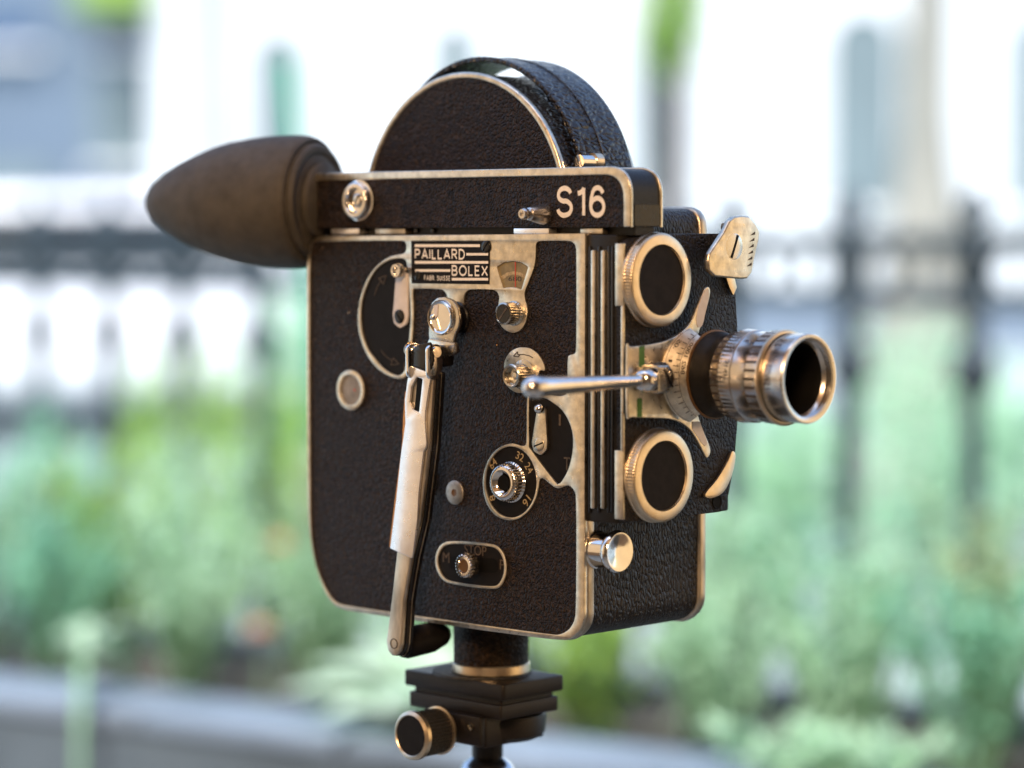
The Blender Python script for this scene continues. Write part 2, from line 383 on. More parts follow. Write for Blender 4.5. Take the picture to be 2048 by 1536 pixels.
# ---- pierced metal face of the side plate over the leather
HA = [(621, 497), (625, 486), (635, 482), (806, 481), (812, 484), (814.5, 493), (813, 502), (808, 508), (795, 509), (776, 515), (756, 530), (740.6, 549), (729, 573), (720, 602), (716.6, 635), (718, 661), (725, 686), (733, 706), (745, 725), (759, 740), (778, 752), (797, 758), (809, 757), (816, 750), (820, 735), (824, 700), (826.5, 674), (829, 635), (828, 600), (827, 578), (832, 577), (883, 578), (891, 582.6), (897, 594), (897, 640), (905, 656), (915, 662), (926, 656), (932, 640), (928, 600), (931, 586), (938, 580), (945, 579), (986, 579), (995, 583), (999.6, 592), (999, 604), (995.5, 618), (996, 634), (1001, 648), (1010, 660), (1025, 667), (1040, 663), (1051, 650), (1057, 630), (1056, 612), (1051, 598), (1050, 585), (1056, 570), (1064, 550), (1070, 534), (1073, 512), (1073, 489), (1076, 484), (1082, 482), (1135, 481.5), (1148, 484), (1153, 493), (1154, 505), (1154, 700), (1151, 708), (1139, 710), (1136, 717), (1136, 786), (1128, 792), (1112, 792), (1096, 788), (1070, 786), (1058, 789), (1054.5, 797), (1054.5, 882), (1052, 891), (1044, 892), (1034, 888), (1023, 886), (1000, 893), (981, 912), (970, 938), (966, 964), (969, 992), (978, 1016), (995, 1034), (1018, 1042), (1040, 1038), (1060, 1022), (1073, 999), (1079, 974), (1080, 960), (1084.6, 955.7), (1090, 958), (1111, 976), (1121.7, 977), (1133, 971), (1142, 972), (1150, 981), (1154, 995), (1153.5, 1222), (1149, 1245), (1138, 1261), (1120, 1269.5), (1105, 1269), (834, 1231.5), (740, 1218), (700, 1212), (684, 1209), (671, 1203), (660, 1190), (649, 1170), (635, 1137), (626, 1094), (622.5, 1049), (621.5, 1000), (620.5, 760), (620.5, 560)]
HB = [(797, 517), (806, 517), (812.5, 521), (815, 530), (819.7, 577), (822.6, 625), (820.7, 664), (816, 705), (811, 738), (805, 748), (796, 751), (782, 746), (764.5, 733), (751, 716.6), (738, 700), (727, 670.5), (722.6, 635), (725, 602), (733, 575), (744.5, 551), (760, 532), (780, 520)]
HC = [(994.7, 533.8), (1009, 525), (1027, 522), (1044, 525), (1057.8, 533.8), (1044, 579), (1035, 575.5), (1025, 574.5), (1015, 575), (1008, 576)]
HD = [(1059.5, 802), (1059.5, 886), (1064, 900), (1111, 963), (1118, 967), (1125, 962), (1138, 938), (1146, 905), (1147, 872), (1140, 845), (1125, 820), (1105, 804), (1090, 796), (1066, 794)]
DIAL = (1023, 964)
def ell(c, rx, ry, n=40): return [(c[0] + rx * math.cos(2 * math.pi * i / n), c[1] + ry * math.sin(2 * math.pi * i / n)) for i in range(n)]
HE = ell(DIAL, 51, 71)
def sm(px, y0=0., k=3): return smooth_loop(spx(px, y0), k)
ha = chaikin(spx(HA), 2)
FACE = inset(ol, .0002)
plate('face_plate', [FACE, ha, sm(HB), round_loop(spx(HC), .0005, 2), sm(HD), spx(HE)], SIDE(.0012), .0016, 'satin_metal', C, .00018)
plate('leather_panel', [inset(ol, .0012)], SIDE(.0016), .0010, 'leather', C)
# leather swells slightly proud next to the frame edges
plate('leather_panel', [inset(ha, -.00012) if False else [tuple(Vector(p)) for p in ha]], SIDE(.0009), .00075, 'leather', C, .0003)
# ---- islands of metal trim
def ring(name, c, ro, ri, M, d, mat, parent, bevel=.00015):
    return plate(name, [circle(c, ro, 56), circle(c, ri, 56)], M, d, mat, parent, bevel)
STAD = [(905, 1080.5), (985, 1086), (1004, 1096), (1015, 1120), (1015.5, 1147), (1006, 1172), (990.6, 1180), (902, 1168.5), (884, 1158), (872, 1132), (873, 1107), (884, 1087)]
stad_c = (944, 1130)
STAI = [(stad_c[0] + (x - stad_c[0]) * .925, stad_c[1] + (y - stad_c[1]) * .88) for x, y in STAD]
so_ = plate('slide_switch', [chaikin(spx(STAD), 3), chaikin(spx(STAI), 3)], SIDE(.0002), .0008, 'satin_metal', C, .00018)
plate('recess', [chaikin(spx(STAI), 3)], SIDE(.0002), .0002, 'black_flat', so_)
SLOT = round_loop(spx([(899, 1112), (996, 1117), (996, 1147), (899, 1139)]), .0028)
plate('slot', [SLOT], SIDE(.00005), .00012, 'bore', so_)
tx = [('M', 886, 1105, 899, 1124), ('STOP', 929, 1093, 973, 1108), ('P', 1000, 1120, 1010, 1139)]
for s, a, b, c_, d in tx: text_side('lettering', s, a, b, c_, d, -.00005, 'scratch', so_)
kc = U(949, 1129)
lathe('knob', [(.0030, 0), (.0030, .0012), (.0046, .0016, 1), (.0048, .0030, 1), (.0046, .0060, 1), (.0040, .0064, .5), (.0029, .0064), (.0026, .0058), (0, .0050)], SIDE(0), kc, 'chrome', so_, knurl=(22, .00045))
lathe('hollow', [(.0026, 0), (.0025, .0002), (0, .0001)], SIDE(-.0057), kc, 'brown_line', so_, 24)  # dark disc painting in the shade down inside the knob
# crank recess
pr = plate('rewind_recess', [sm(HB)], SIDE(.00055), .0003, 'black_flat', C)
def arrow(pts, M, parent, mat, w=.00022, name='arrow'):
    ms = [];
    for a, b in pts:
        a, b = Vector(a), Vector(b); t = (b - a).normalized(); n_ = Vector((-t.y, t.x)) * w
        ms.append(shape_mesh([[tuple(a + n_), tuple(b + n_), tuple(b - n_), tuple(a - n_)]], .0001))
    me = join(ms); bake(me, M); return link(name, me, mat, parent, False)
def z1(x, y): return U(600 + x / 5.12, 440 + y / 5.12)
arrow([(z1(760, 770), z1(790, 680)), (z1(790, 680), z1(830, 620)), (z1(800, 600), z1(880, 568)), (z1(880, 568), z1(850, 660)), (z1(800, 600), z1(830, 622)), (z1(830, 622), z1(850, 660))], SIDE(.0002), pr, 'scratch', .00014)
arrow([(z1(825, 1330), z1(870, 1390)), (z1(870, 1390), z1(940, 1440)), (z1(950, 1410), z1(1010, 1475)), (z1(930, 1485), z1(1010, 1475)), (z1(950, 1410), z1(945, 1440)), (z1(930, 1485), z1(940, 1445))], SIDE(.0002), pr, 'scratch', .00014)
text_side('lettering', 'O', 808, 723, 816, 740, .0002, 'scratch', pr)
lv = plate('rewind_lever', [round_loop(spx([(791.5, 545), (814, 545), (814.5, 630), (812, 648), (799, 657), (787, 647), (784.5, 630)], -.001), .0022)], SIDE(.0004), .0012, 'tape', C, .0002)
def screw(name, c, r, M, mat, parent, slot=.6, h=.0008, dome=.0004):
    o = lathe(name, [(r, 0), (r, h), (r * .86, h + dome * .6), (r * .5, h + dome * .9), (0, h + dome)], M, c, mat, parent, 28)
    q = Vector((math.cos(slot), math.sin(slot))) * r * .93; n_ = Vector((-math.sin(slot), math.cos(slot))) * r * .10
    cc = Vector(c)
    me = shape_mesh([[tuple(cc + q + n_), tuple(cc + q - n_), tuple(cc - q - n_), tuple(cc - q + n_)]], .0001)
    bake(me, M @ Matrix.Translation((0, 0, h + dome + .00003))); link('slot', me, 'bore', o, False); return o
screw('screw', U(798.5, 633, -.001), .0028, SIDE(-.0008), 'black_gloss', lv, -.8, .0003, .0003)
lathe('button', [(.0020, 0), (.0020, .001), (.0026, .0014, 1), (.0028, .0036, 1), (.0026, .0042, 1), (.0017, .0042), (.0014, .0030), (0, .0024)], SIDE(-.0008), U(806, 541, -.0008), 'chrome', lv, knurl=(18, .0003))
# ---- nameplate
np_ = plate('nameplate', [spx([(825, 482), (981, 482), (980.2, 568.5), (825.8, 567)])], SIDE(-.0004), .0004, 'black_flat', C)
NPY = -.0008
for x0, y0, x1, y1 in [(830, 488.5, 960, 494), (933, 506, 976.5, 511), (830, 522, 976.5, 527.3), (831, 538.5, 900.5, 543.5), (904, 555.8, 976.5, 561)]:
    bar_side('stripe', x0, y0, x1, y1, NPY, 'letter_cream', np_)
for s, x0, y0, x1, y1, b in [('PAILLARD', 829.8, 497.8, 930, 518.5, 3.5), ('BOLEX', 903.5, 530.8, 976, 551.8, 3.5), ('FABR. SUISSE', 848.5, 551.5, 901, 560.5, 1.35)]:
    stroke_text('lettering', s, x0, y0, x1, y1, NPY - .00004, 'letter_cream', np_, b, .16 if b > 2 else .3)
screw('screw', U(971.5, 494, NPY), .0024, SIDE(NPY), 'black_gloss', np_, .9, .0001, .0003)
screw('screw', U(835.5, 552, NPY), .0020, SIDE(NPY), 'black_gloss', np_, 1.3, .0001, .0003)
# ---- frame counter
fc = plate('frame_counter', [round_loop(spx(HC), .0005, 2)], SIDE(.00055), .0003, 'counter_dial', C)
arcb = [(1004, 560), (1016, 551), (1026, 549), (1038, 551), (1051, 557), (1052, 553), (1040, 545), (1027, 542.5), (1013, 545), (1001, 553)]
plate('band', [spx(arcb)], SIDE(.00024), .00006, 'letter_gold', fc)
bar_side('pointer', 1030.2, 523, 1031.6, 574, .00015, 'red_paint', fc)
text_side('lettering', '680', 1017, 553, 1043, 562, .00018, 'engraving', fc, .00006)
cb = U(1031, 626.5)
ck = lathe('counter_knob', [(.0047, 0), (.0047, .0012), (.0042, .0016, 1), (.0042, .0058, 1), (.0042, .0066), (.0036, .0069), (.0034, .0066), (0, .0066)], SIDE(0), cb, 'dull_chrome', C, knurl=(24, .0003))
kf = lathe('screw_face', [(.0034, 0), (.0033, .0002), (0, .0002)], SIDE(-.0066), cb, 'black_gloss', ck, 32)
q = .0030; arrow([((cb[0] - q * .64, cb[1] - q * .72), (cb[0] + q * .64, cb[1] + q * .72))], SIDE(-.00685), ck, 'scratch', .0003, 'slot')
# ---- release knob with its escutcheon
ESC = [(1010, 737), (1012, 720), (1022, 704), (1036, 696), (1049, 694.6), (1063, 697), (1078, 708), (1088, 724), (1092, 737), (1090, 742), (1081, 742), (1076, 760), (1060, 780), (1040, 786), (1022, 778), (1012, 760)]
es = plate('release_button', [sm(ESC)], SIDE(.0002), .0008, 'satin_metal', C, .00018)
def z4(x, y): return U(1000 + x / 5.12, 680 + y / 5.12)
arrow([(z4(150, 165), z4(190, 120)), (z4(190, 120), z4(195, 150)), (z4(195, 150), z4(250, 148)), (z4(250, 148), z4(310, 160)), (z4(310, 160), z4(350, 183)), (z4(150, 165), z4(200, 172)), (z4(200, 172), z4(215, 150))], SIDE(-.0006), es, 'engraving', .00018)
lathe('knob', [(.0058, 0), (.0058, .0006), (.0044, .001, 1), (.0044, .0062, 1), (.0044, .0070), (.0040, .0074), (.0034, .0072), (.0033, .0050), (.0016, .0048), (.0012, .0054), (0, .0056)], SIDE(-.0006), U(1050, 750), 'dull_chrome', es, knurl=(24, .00025))
# ---- side lever window
lw = plate('lever_recess', [sm(HD)], SIDE(.00055), .0003, 'black_flat', C)
la = plate('exposure_lever', [round_loop(spx([(1074, 815), (1090, 815), (1094, 884), (1093, 900), (1081, 911), (1067, 903), (1063, 886)], -.001), .0019)], SIDE(.0002), .0012, 'satin_metal', C, .0002)
screw('screw', U(1078, 889, -.001), .0026, SIDE(-.0010), 'dull_chrome', la, .35, .0002, .0002)
lathe('ball', [(.0012, 0), (.0018, .0008), (.0019, .0018), (.0015, .0028), (.0007, .0033), (0, .0034)], SIDE(-.0010), U(1084, 817, -.001), 'chrome', la, 24)
text_side('lettering', 'I', 1118, 829, 1122, 851, .0002, 'scratch', lw)
text_side('lettering', 'T', 1128, 915, 1140, 940, .0002, 'scratch', lw)
# ---- speed dial
sd_ = plate('speed_dial', [spx(HE)], SIDE(.00055), .0003, 'black_flat', C)
for s, cx, cy, w, h, rot in [('64', 986, 927, 15, 15, .75), ('32', 1040, 913, 15, 15, -.35), ('24', 1058, 936, 15, 15, -.9), ('16', 1053.5, 1002, 15, 15, -2.2), ('8', 985, 996, 8, 14, 1.9)]:
    text_side('lettering', s, cx - w / 2, cy - h / 2, cx + w / 2, cy + h / 2, .0002, 'letter_gold', sd_, .0001, 0, rot)
lathe('knob', [(.0078, 0), (.0078, .0012), (.0073, .0018, 1), (.0072, .0048, 1), (.0068, .0056, .6), (.0058, .0062), (.0050, .0062), (.0042, .0050), (.0032, .0042), (0, .0040)], SIDE(.0006), U(1023, 964), 'chrome', sd_, knurl=(34, .0004))
lathe('hollow', [(.0030, 0), (.0029, .0002), (0, .0001)], SIDE(-.0043), U(1023, 964), 'bore', sd_, 28)  # dark disc in place of the shade inside the speed knob
# ---- small round window, discs and screws on the leather
cw = U(704, 780); wn = ring('round_window', cw, .0081, .0060, SIDE(.0002), .0012, 'satin_metal', C, .0003)
lathe('pane', [(.0061, 0), (.0061, .0002), (0, .0004)], SIDE(.0001), cw, 'window_grey', wn, 40)
lathe('red_dot', [(.0005, 0), (.0004, .0001), (0, .0001)], SIDE(-.0005), U(711, 780), 'red_paint', wn, 12)
for px, py in ((911, 985), (856, 963)):
    c_ = U(px, py); d_ = lathe('socket_disc', [(.0047, 0), (.0047, .0006), (.0043, .0009), (.0014, .0009), (.0013, .0002), (0, .0001)], SIDE(.0001), c_, 'disc_metal', C, 36)
    lathe('hole', [(.0014, 0), (.0014, .00095), (0, .0006)], SIDE(.0001), c_, 'brown_line', d_, 16)
# specks of wear on the leather
lathe('speck', [(.00025, 0), (.0002, .0001), (0, .0001)], SIDE(.0001), U(697, 625), 'letter_cream', C, 8)
lathe('speck', [(.00035, 0), (.0003, .0001), (0, .0001)], SIDE(.0001), U(993, 690), 'tan_edge', C, 8)

# ---- winding crank
cr = plate('winding_crank', [round_loop(spx([(861, 640), (860, 625), (866, 605), (878, 595), (892, 594), (908, 600), (919, 618), (922, 638), (919, 655), (912, 670), (908, 690), (905, 700), (862, 690), (860, 668)], -.009), .004)], SIDE(-.0080), .0018, 'dull_chrome', C, .0004)
cbs = U(915, 637)
lathe('boss', [(.0066, 0), (.0066, .0012), (.0060, .0016), (.0060, .0078), (.0064, .0080)], SIDE(.0004), cbs, 'black_gloss', cr, 40)
cs = U(885, 635, -.0098)
sc_ = lathe('pivot_screw', [(.0068, 0), (.0068, .0012), (.0063, .0019), (.0056, .0017), (.0052, .0013), (0, .0013)], SIDE(-.0097), cs, 'chrome', cr, 44)
sl1 = plate('slot', [[(cs[0] - .0032, cs[1] + .0046), (cs[0] - .0010, cs[1] + .0050), (cs[0] - .0014, cs[1] + .0006), (cs[0] - .0030, cs[1] - .0006)]], SIDE(-.0110), .0003, 'tape', sc_)
plate('slot', [[(cs[0] - .0030, cs[1] - .0012), (cs[0] - .0016, cs[1] - .0004), (cs[0] - .0001, cs[1] - .0044), (cs[0] - .0018, cs[1] - .0052)]], SIDE(-.0110), .0003, 'ring_metal', sc_)
lathe('rivet', [(.0012, 0), (.0011, .0008), (.0006, .0013), (0, .0014)], SIDE(-.0110), (cs[0] - .0036, cs[1] + .0002), 'chrome', sc_, 18)
# hinge: lugs and pin between head and arm
def P3(px, py, y): u = U(px, py, y); return Vector((u[0], y, u[1]))
hz = U(862, 702, -.016)[1]
hx0, hx1 = U(822, 690, -.021)[0], U(868, 705, -.021)[0]
box('hinge', (hx0 + .0016, -.0195, hz - .006), (hx1 - .0018, -.0080, hz + .0022), 'black_gloss', cr, .0012)
plate('hinge_shade', [round_loop(spx([(825, 700), (836, 690), (862, 684), (868, 722), (861, 744), (823, 731)], -.0225), .0008)], SIDE(-.0220), .0010, 'black_gloss', cr, .0002)  # dark plate added to paint the shaded inside of the hinge
plate('tab', [round_loop(spx([(858, 676), (909, 686), (908, 706), (898, 713), (880, 712), (858, 703), (850, 694)], -.0125), .0012)], SIDE(-.0095), .0030, 'dull_chrome', cr, .0006)
for xx in (hx0, hx1 - .0016):
    lug = plate('lug', [round_loop([(-.0243, hz + .0030), (-.0175, hz + .0030), (-.0160, hz - .004), (-.0175, hz - .0105), (-.0240, hz - .0105)], .003)], FRONT(xx), .0016, 'chrome', cr, .0003)
tube('pin', [(hx0 - .0012, -.0205, hz), (hx1 + .0014, -.0205, hz)], .0021, 'chrome', cr, 16)
tube('rivet', [(hx0 - .0016, -.0205, hz + .0004), (hx0 - .0008, -.0205, hz + .0004)], [.0028, .0032], 'ring_metal', cr, 16)
ARM_Y = -.0225
UP = [(820, 731), (862, 747), (855, 790), (850.5, 822), (849.5, 842), (852.5, 888), (851, 895), (846.5, 903), (841, 950), (836.5, 990), (834, 1040), (824, 1117), (780, 1097), (792, 1000), (802, 905), (806.6, 876), (810.5, 846), (809.5, 800), (814, 765)]
HOLE = [(833, 754), (845, 758), (838, 824), (825, 819), (819, 805), (822, 775)]
sv = plate('arm_sleeve', [round_loop(spx(UP, ARM_Y), .0004, 2), round_loop(spx(HOLE, ARM_Y), .0004, 2)], SIDE(ARM_Y + .0010), .0010, 'sleeve', cr, .00015)
plate('arm_edge', [round_loop(spx([(811, 780), (818, 800), (817, 850), (808, 876), (793, 1000), (781, 1094), (779, 1094), (790, 1000), (803, 905), (805.5, 876), (807, 832)], ARM_Y + .001), .0003)], SIDE(ARM_Y + .0018), .0010, 'tan_edge', cr)
LOW = [(819, 733), (862, 747), (853, 890), (835, 1040), (817, 1117), (803, 1201), (797, 1290), (794, 1304), (788, 1313), (779, 1312), (771, 1302), (767.5, 1283), (778, 1201), (789, 1103), (800, 930), (808, 832)]
plate('arm', [round_loop(spx(LOW, ARM_Y), .0006, 3)], SIDE(ARM_Y + .0034), .0022, 'worn_metal', cr, .0006, 2)
plate('arm_back', [round_loop(inset(spx(LOW, ARM_Y), -.0003), .0006, 3)], SIDE(ARM_Y + .0078), .0044, 'black_gloss', cr, .0006, 2)  # black colour paints in the unlit side face of the metal arm
plate('arm_glint', [round_loop(inset(spx(LOW, ARM_Y), -.0005), .0006, 3)], SIDE(ARM_Y + .0056), .0004, 'worn_metal', cr)  # thin bright sheet drawing the highlight line along the dark side
plate('slot', [round_loop(spx([(833, 754), (845, 758), (838, 824), (827, 820)], ARM_Y), .0003, 2)], SIDE(ARM_Y + .0011), .0006, 'bore', cr)
ring('rivet', U(783.5, 1288, ARM_Y), .0020, .0017, SIDE(ARM_Y + .0013), .0003, 'engraving', cr, 0)
gh = P3(803, 1287, ARM_Y + .009)
for nm, pp, rd, mt in (('grip', [(gh.x, ARM_Y + .0095, gh.z), (gh.x, -.011, gh.z), (gh.x, .002, gh.z + .0006), (gh.x, .0085, gh.z + .0012)], [.0055, .0062, .0060, .0046], 'black_flat'), ('grip_cap', [(gh.x, .0085, gh.z + .0012), (gh.x, .0105, gh.z + .0014)], [.0040, .0034], 'worn_metal')):
    tube(nm, pp, rd, mt, cr, 20)

# ---- viewfinder on top
FY, FT = .0012, .0178
fo = [U(624, 458, FY), U(624, 362, FY), U(638, 348.5, FY), U(900, 341, FY), U(1205, 333, FY)]
fz0, fz1 = .0022, U(1205, 333, FY)[1]; fx0, fx1 = U(624, 400, FY)[0], U(1263, 430, FY)[0]
def fin(d=0., zb=0.): return round_loop([(fx0 + d, fz0 + zb), (fx0 + d, fz1 - d), (fx1 - d, fz1 - d), (fx1 - d, fz0 + zb)], [.0004, max(.0035 - d, .001), max(.0130 - d, .003), .0004], 10)
vf = plate('viewfinder', [fin(.0006)], SIDE(FT + FY - .0010), FT - .0020, 'black_paint', C)
def fframe(y): return plate('edge_frame', [fin(0.) , round_loop([(fx0 + .0018, fz0 - .001), (fx0 + .0018, fz1 - .0031), (fx1 - .0034, fz1 - .0031), (fx1 - .0034, fz0 - .001)], [0, .0014, .0098, 0], 10)], SIDE(y), .0014, 'satin_metal', vf, .00035, 2)
# frame is an arch, open below
arch = [(fx0, fz0)] + [p for p in fin(0.) if p[1] > fz0 + .0006] + [(fx1, fz0)] + [(fx1 - .0036, fz0)] + list(reversed([p for p in round_loop([(fx0 + .0018, fz0), (fx0 + .0018, fz1 - .0031), (fx1 - .0036, fz1 - .0031), (fx1 - .0036, fz0)], [0, .0014, .0098, 0], 10) if p[1] > fz0 + .0006])) + [(fx0 + .0018, fz0)]
plate('edge_frame', [arch], SIDE(FY + .0010), .0014, 'satin_metal', vf, .0004, 2)
plate('edge_frame', [arch], SIDE(FY + FT), .0014, 'satin_metal', vf, .0004, 2)
plate('leather_panel', [fin(.0012)], SIDE(FY + .0011), .0010, 'leather', vf)
plate('finder_front', [round_loop([(FY + .0018, fz0 + .0004), (FY + .0018, fz1 - .014), (FY + FT - .0018, fz1 - .014), (FY + FT - .0018, fz0 + .0004)], .001)], FRONT(fx1 - .0005), .0004, 'black_gloss', vf)
stroke_text('lettering', 'S16', 1113, 370, 1211, 436, FY - .00005, 'letter_cream', vf, 10.2, .12)
fr = U(721, 401, FY); fl = lathe('eyepiece_knob', [(.0082, 0), (.0082, .0010), (.0074, .0012), (.0074, .0022, 1), (.0072, .0034, 1), (.0066, .0038), (.0052, .0038), (.0047, .0030), (.0044, .0012), (.0030, .0010), (0, .0010)], SIDE(FY), fr, 'chrome', vf, knurl=(50, .0002))
screw('screw', fr, .0029, SIDE(FY - .0010), 'chrome', fl, .95, .0010, .0006)
pc = U(1088, 428, FY)
lathe('pin', [(.0042, 0), (.0040, .0012), (.0024, .0080), (.0018, .0084), (.0018, .0096), (.0021, .0100), (.0021, .0116), (.0017, .0122), (.0010, .0122), (.0008, .0112), (0, .0112)], SIDE(FY), pc, 'lens_metal', vf, 28)
# feet and slide rail between finder and body
for x0, x1, h, m_ in ((656, 712, 0, 'sleeve'), (1021, 1092, 0, 'sleeve'), (740, 800, .0012, 'worn_metal'), (1150, 1195, .0012, 'worn_metal')):
    box('foot', (U(x0, 462)[0], .0016 + h, -.0004), (U(x1, 462)[0], .008, fz0 - .0004), m_, vf, .0003)
box('rail', (fx0 + .004, .006, -.0008), (fx1 - .002, .016, fz0 + .001), 'black_paint', vf)
for px in (835, 868): lathe('rail_screw', [(.0010, 0), (.0010, .0008), (0, .0010)], SIDE(.0058), U(px, 461, .006), 'black_gloss', vf, 12)

# ---- rubber eyecup
ey = FY + FT / 2; ez = .0128
ea = R(18); ed = Vector((-math.cos(ea), -math.sin(ea), 0)); eq = Vector((math.sin(ea), -math.cos(ea), 0)) * -1   # eq points away from the photographer
def eyecup(prof, n=64, cut=None):
    bm = bmesh.new(); rings = []
    o3 = Vector((fx0 + .004, ey, ez))
    for r_, w_ in prof:
        rings.append([bm.verts.new(o3 + ed * w_ + (eq * math.cos(2 * math.pi * i / n) + AZ * math.sin(2 * math.pi * i / n)) * r_) for i in range(n)])
    for a, b in zip(rings, rings[1:]):
        for i in range(n): bm.faces.new((a[i], a[(i + 1) % n], b[(i + 1) % n], b[i]))
    if cut:
        bm.faces.ensure_lookup_table(); kill = []
        for f in bm.faces:
            c_ = f.calc_center_median() - o3; w_ = c_.dot(ed); q_ = c_.dot(eq)
            if w_ > cut and q_ > .004 + .05 * (w_ - cut): kill.append(f)
        bmesh.ops.delete(bm, geom=kill, context='FACES')
    bmesh.ops.remove_doubles(bm, verts=bm.verts, dist=1e-7); bmesh.ops.recalc_face_normals(bm, faces=bm.faces)
    if cut: bmesh.ops.solidify(bm, geom=list(bm.faces), thickness=.0016)
    me = bpy.data.meshes.new('cup'); bm.to_mesh(me); bm.free(); me.transform(Matrix.Translation(-BASE)); return me
ec = link('eyecup', eyecup([(.0, .0035), (.0148, .0035), (.0158, .0042), (.0160, .0062), (.0152, .0066), (.0154, .0068), (.0176, .0068), (.0190, .0074), (.0190, .0080)]), 'rubber', C)
hw = [(.0188, .0075), (.0208, .0066), (.0228, .0068), (.0238, .0082), (.0236, .0096), (.0240, .0100), (.0254, .0094), (.0264, .0104), (.0271, .0130), (.0274, .017), (.0274, .023), (.0270, .031), (.0262, .039), (.0249, .047), (.0230, .055), (.0204, .063), (.0172, .071), (.0134, .0785), (.0090, .0850), (.0048, .0887), (.0, .0900)]
hw2 = []
for (r0, w0), (r1, w1) in zip(hw, hw[1:]):
    k = 3 if w0 > .025 else 2
    for s in range(k): t = s / k; hw2.append((r0 + (r1 - r0) * t, w0 + (w1 - w0) * t))
hw2.append(hw[-1])
cupo = link('shade', eyecup(hw2, 72, .036), 'rubber', ec)

# ---- half-round film magazine hump with carrying strap
DY0, DY1 = .0195, .0600
dc = U(925, 405, DY0); dc = (dc[0], dc[1] - .0052); DR = .0564
def arc(r, a0, a1, n=40, c_=dc): return [(c_[0] + r * math.cos(a0 + (a1 - a0) * i / n), c_[1] + r * math.sin(a0 + (a1 - a0) * i / n)) for i in range(n + 1)]
hm = plate('spool_hump', [arc(DR - .0008, 0, math.pi)], SIDE(DY1 - .001), DY1 - DY0 - .002, 'leather_strap', C)
plate('leather_panel', [arc(DR - .0022, 0, math.pi)], SIDE(DY0 + .0008), .0012, 'leather', hm)
plate('hump_rim', [arc(DR, 0, math.pi) + arc(DR - .0028, math.pi, 0)], SIDE(DY0 + .0022), .0030, 'satin_metal', hm, .0010, 2)
plate('hump_rim', [arc(DR + .0006, 0, math.pi) + arc(DR - .0028, math.pi, 0)], SIDE(DY1 + .001), .0032, 'satin_metal', hm, .0010, 2)
cap_ = arc(DR - .0004, R(40), R(62), 16) + arc(DR - .0030, R(62), R(40), 16)
st = []
for i in range(49):
    a = math.pi * i / 48; g_ = .0012 + .0052 * max(0, math.sin(a)) ** 1.6
    st.append((dc[0] + (DR + g_) * math.cos(a), dc[1] + (DR + g_) * math.sin(a)))
st2 = [(dc[0] + (p[0] - dc[0]) * .966, dc[1] + (p[1] - dc[1]) * .966) for p in reversed(st)]
sp_ = plate('carrying_strap', [st + st2], SIDE(DY0 + .0385), .0300, 'leather_strap', C, .0006, 2)
# stitched seam along the strap
sm_ = []
for p, yy in [(p, DY0 + .0225) for p in st[3:-3]]: sm_.append((p[0] + (p[0] - dc[0]) * .002, yy, p[1] + (p[1] - dc[1]) * .002))
tube('seam', sm_, .00022, 'black_gloss', sp_, 6)
lp_ = V(1172, 323, U(1172, 323, .030)[0]); lx = U(1172, 323, .030)
tube('strap_lug', [(lx[0], .026, lx[1]), (lx[0], .034, lx[1])], .0026, 'chrome', sp_, 18)
tube('strap_lug', [(lx[0], .0335, lx[1] + .0004), (lx[0], .0375, lx[1] + .0004)], [.0030, .0030], 'ring_metal', sp_, 18)

# ---- front block and turret
bz = U(1172, 1043)[1]; TX = .0185
fb = box('front_block', (-.0012, .0008, bz), (TX - .0040, .0662, -.0006), 'black_paint', C, .0008)
for px0, px1 in ((1183, 1190.5), (1203, 1210)):
    a, b = U(px0, 500), U(px1, 1018); box('rib', (a[0], -.0006, b[1]), (b[0], .0014, a[1]), 'satin_metal', fb, .0005)
for px0, px1 in ((1176, 1180), (1194, 1199), (1214, 1218), (1221, 1225)):
    a, b = U(px0, 492), U(px1, 1026); box('rib', (a[0], .0002, b[1]), (b[0], .0014, a[1]), 'black_gloss', fb, .0003)
TUR = [(1250, 488), (1262, 476), (1300, 468), (1445, 467), (1460, 500), (1470, 560), (1475.5, 650), (1477, 750), (1475.5, 850), (1469, 930), (1458, 988), (1446, 1022), (1440, 1024), (1330, 1037), (1250, 1046)]
tu = plate('turret', [round_loop(fpx(TUR, TX), .003, 4)], FRONT(TX - .0042), .0042, 'crackle_paint', C, .0004)
ty0 = V(1250, 700, TX)[0]
for ya, yb, wx in ((487, 612, .0042), (612, 902, .0014), (902, 1040, .0042)):
    a, b = U(1249, ya, 0.)[1], U(1249, yb, 0.)[1]
    box('edge_strip', (TX - .0002 - wx, ty0 - .0006, b), (TX - .0002, ty0 + .0008, a), 'satin_metal', tu, .0002)
for cpx in ((1325, 560), (1329.5, 952)):
    c_ = V(*cpx, .0230)
    cp = lathe('port_cap', [(.0176, 0), (.0176, .0008), (.0173, .0012, 1), (.0173, .0034, 1), (.0169, .0041), (.0162, .0044), (.0131, .0044), (.0128, .0036)], FRONT(TX), c_, 'ring_metal', tu, knurl=(90, .00018), cap=False)
    lathe('cap_face', [(.0131, 0), (.0130, .0002), (0, .0002)], FRONT(TX + .0034), c_, 'cap_face', cp, 48)
SH = [(1256, 698), (1262, 694), (1300, 689), (1330, 682), (1358, 668), (1380, 646), (1394, 615), (1405, 588), (1411, 576), (1417, 574), (1420, 584), (1416, 605), (1408, 635), (1398, 662), (1389, 700), (1386, 750), (1389, 800), (1398, 838), (1409, 868), (1419, 893), (1420, 906), (1414, 916), (1408, 908), (1396, 884), (1382, 862), (1366, 848), (1340, 838), (1300, 836), (1264, 834), (1256, 826)]
SX = TX + .0030
sh = plate('turret_shield', [smooth_loop(fpx(SH, SX + .0012), 3)], FRONT(SX), .0014, 'satin_metal', tu, .0003, 2)
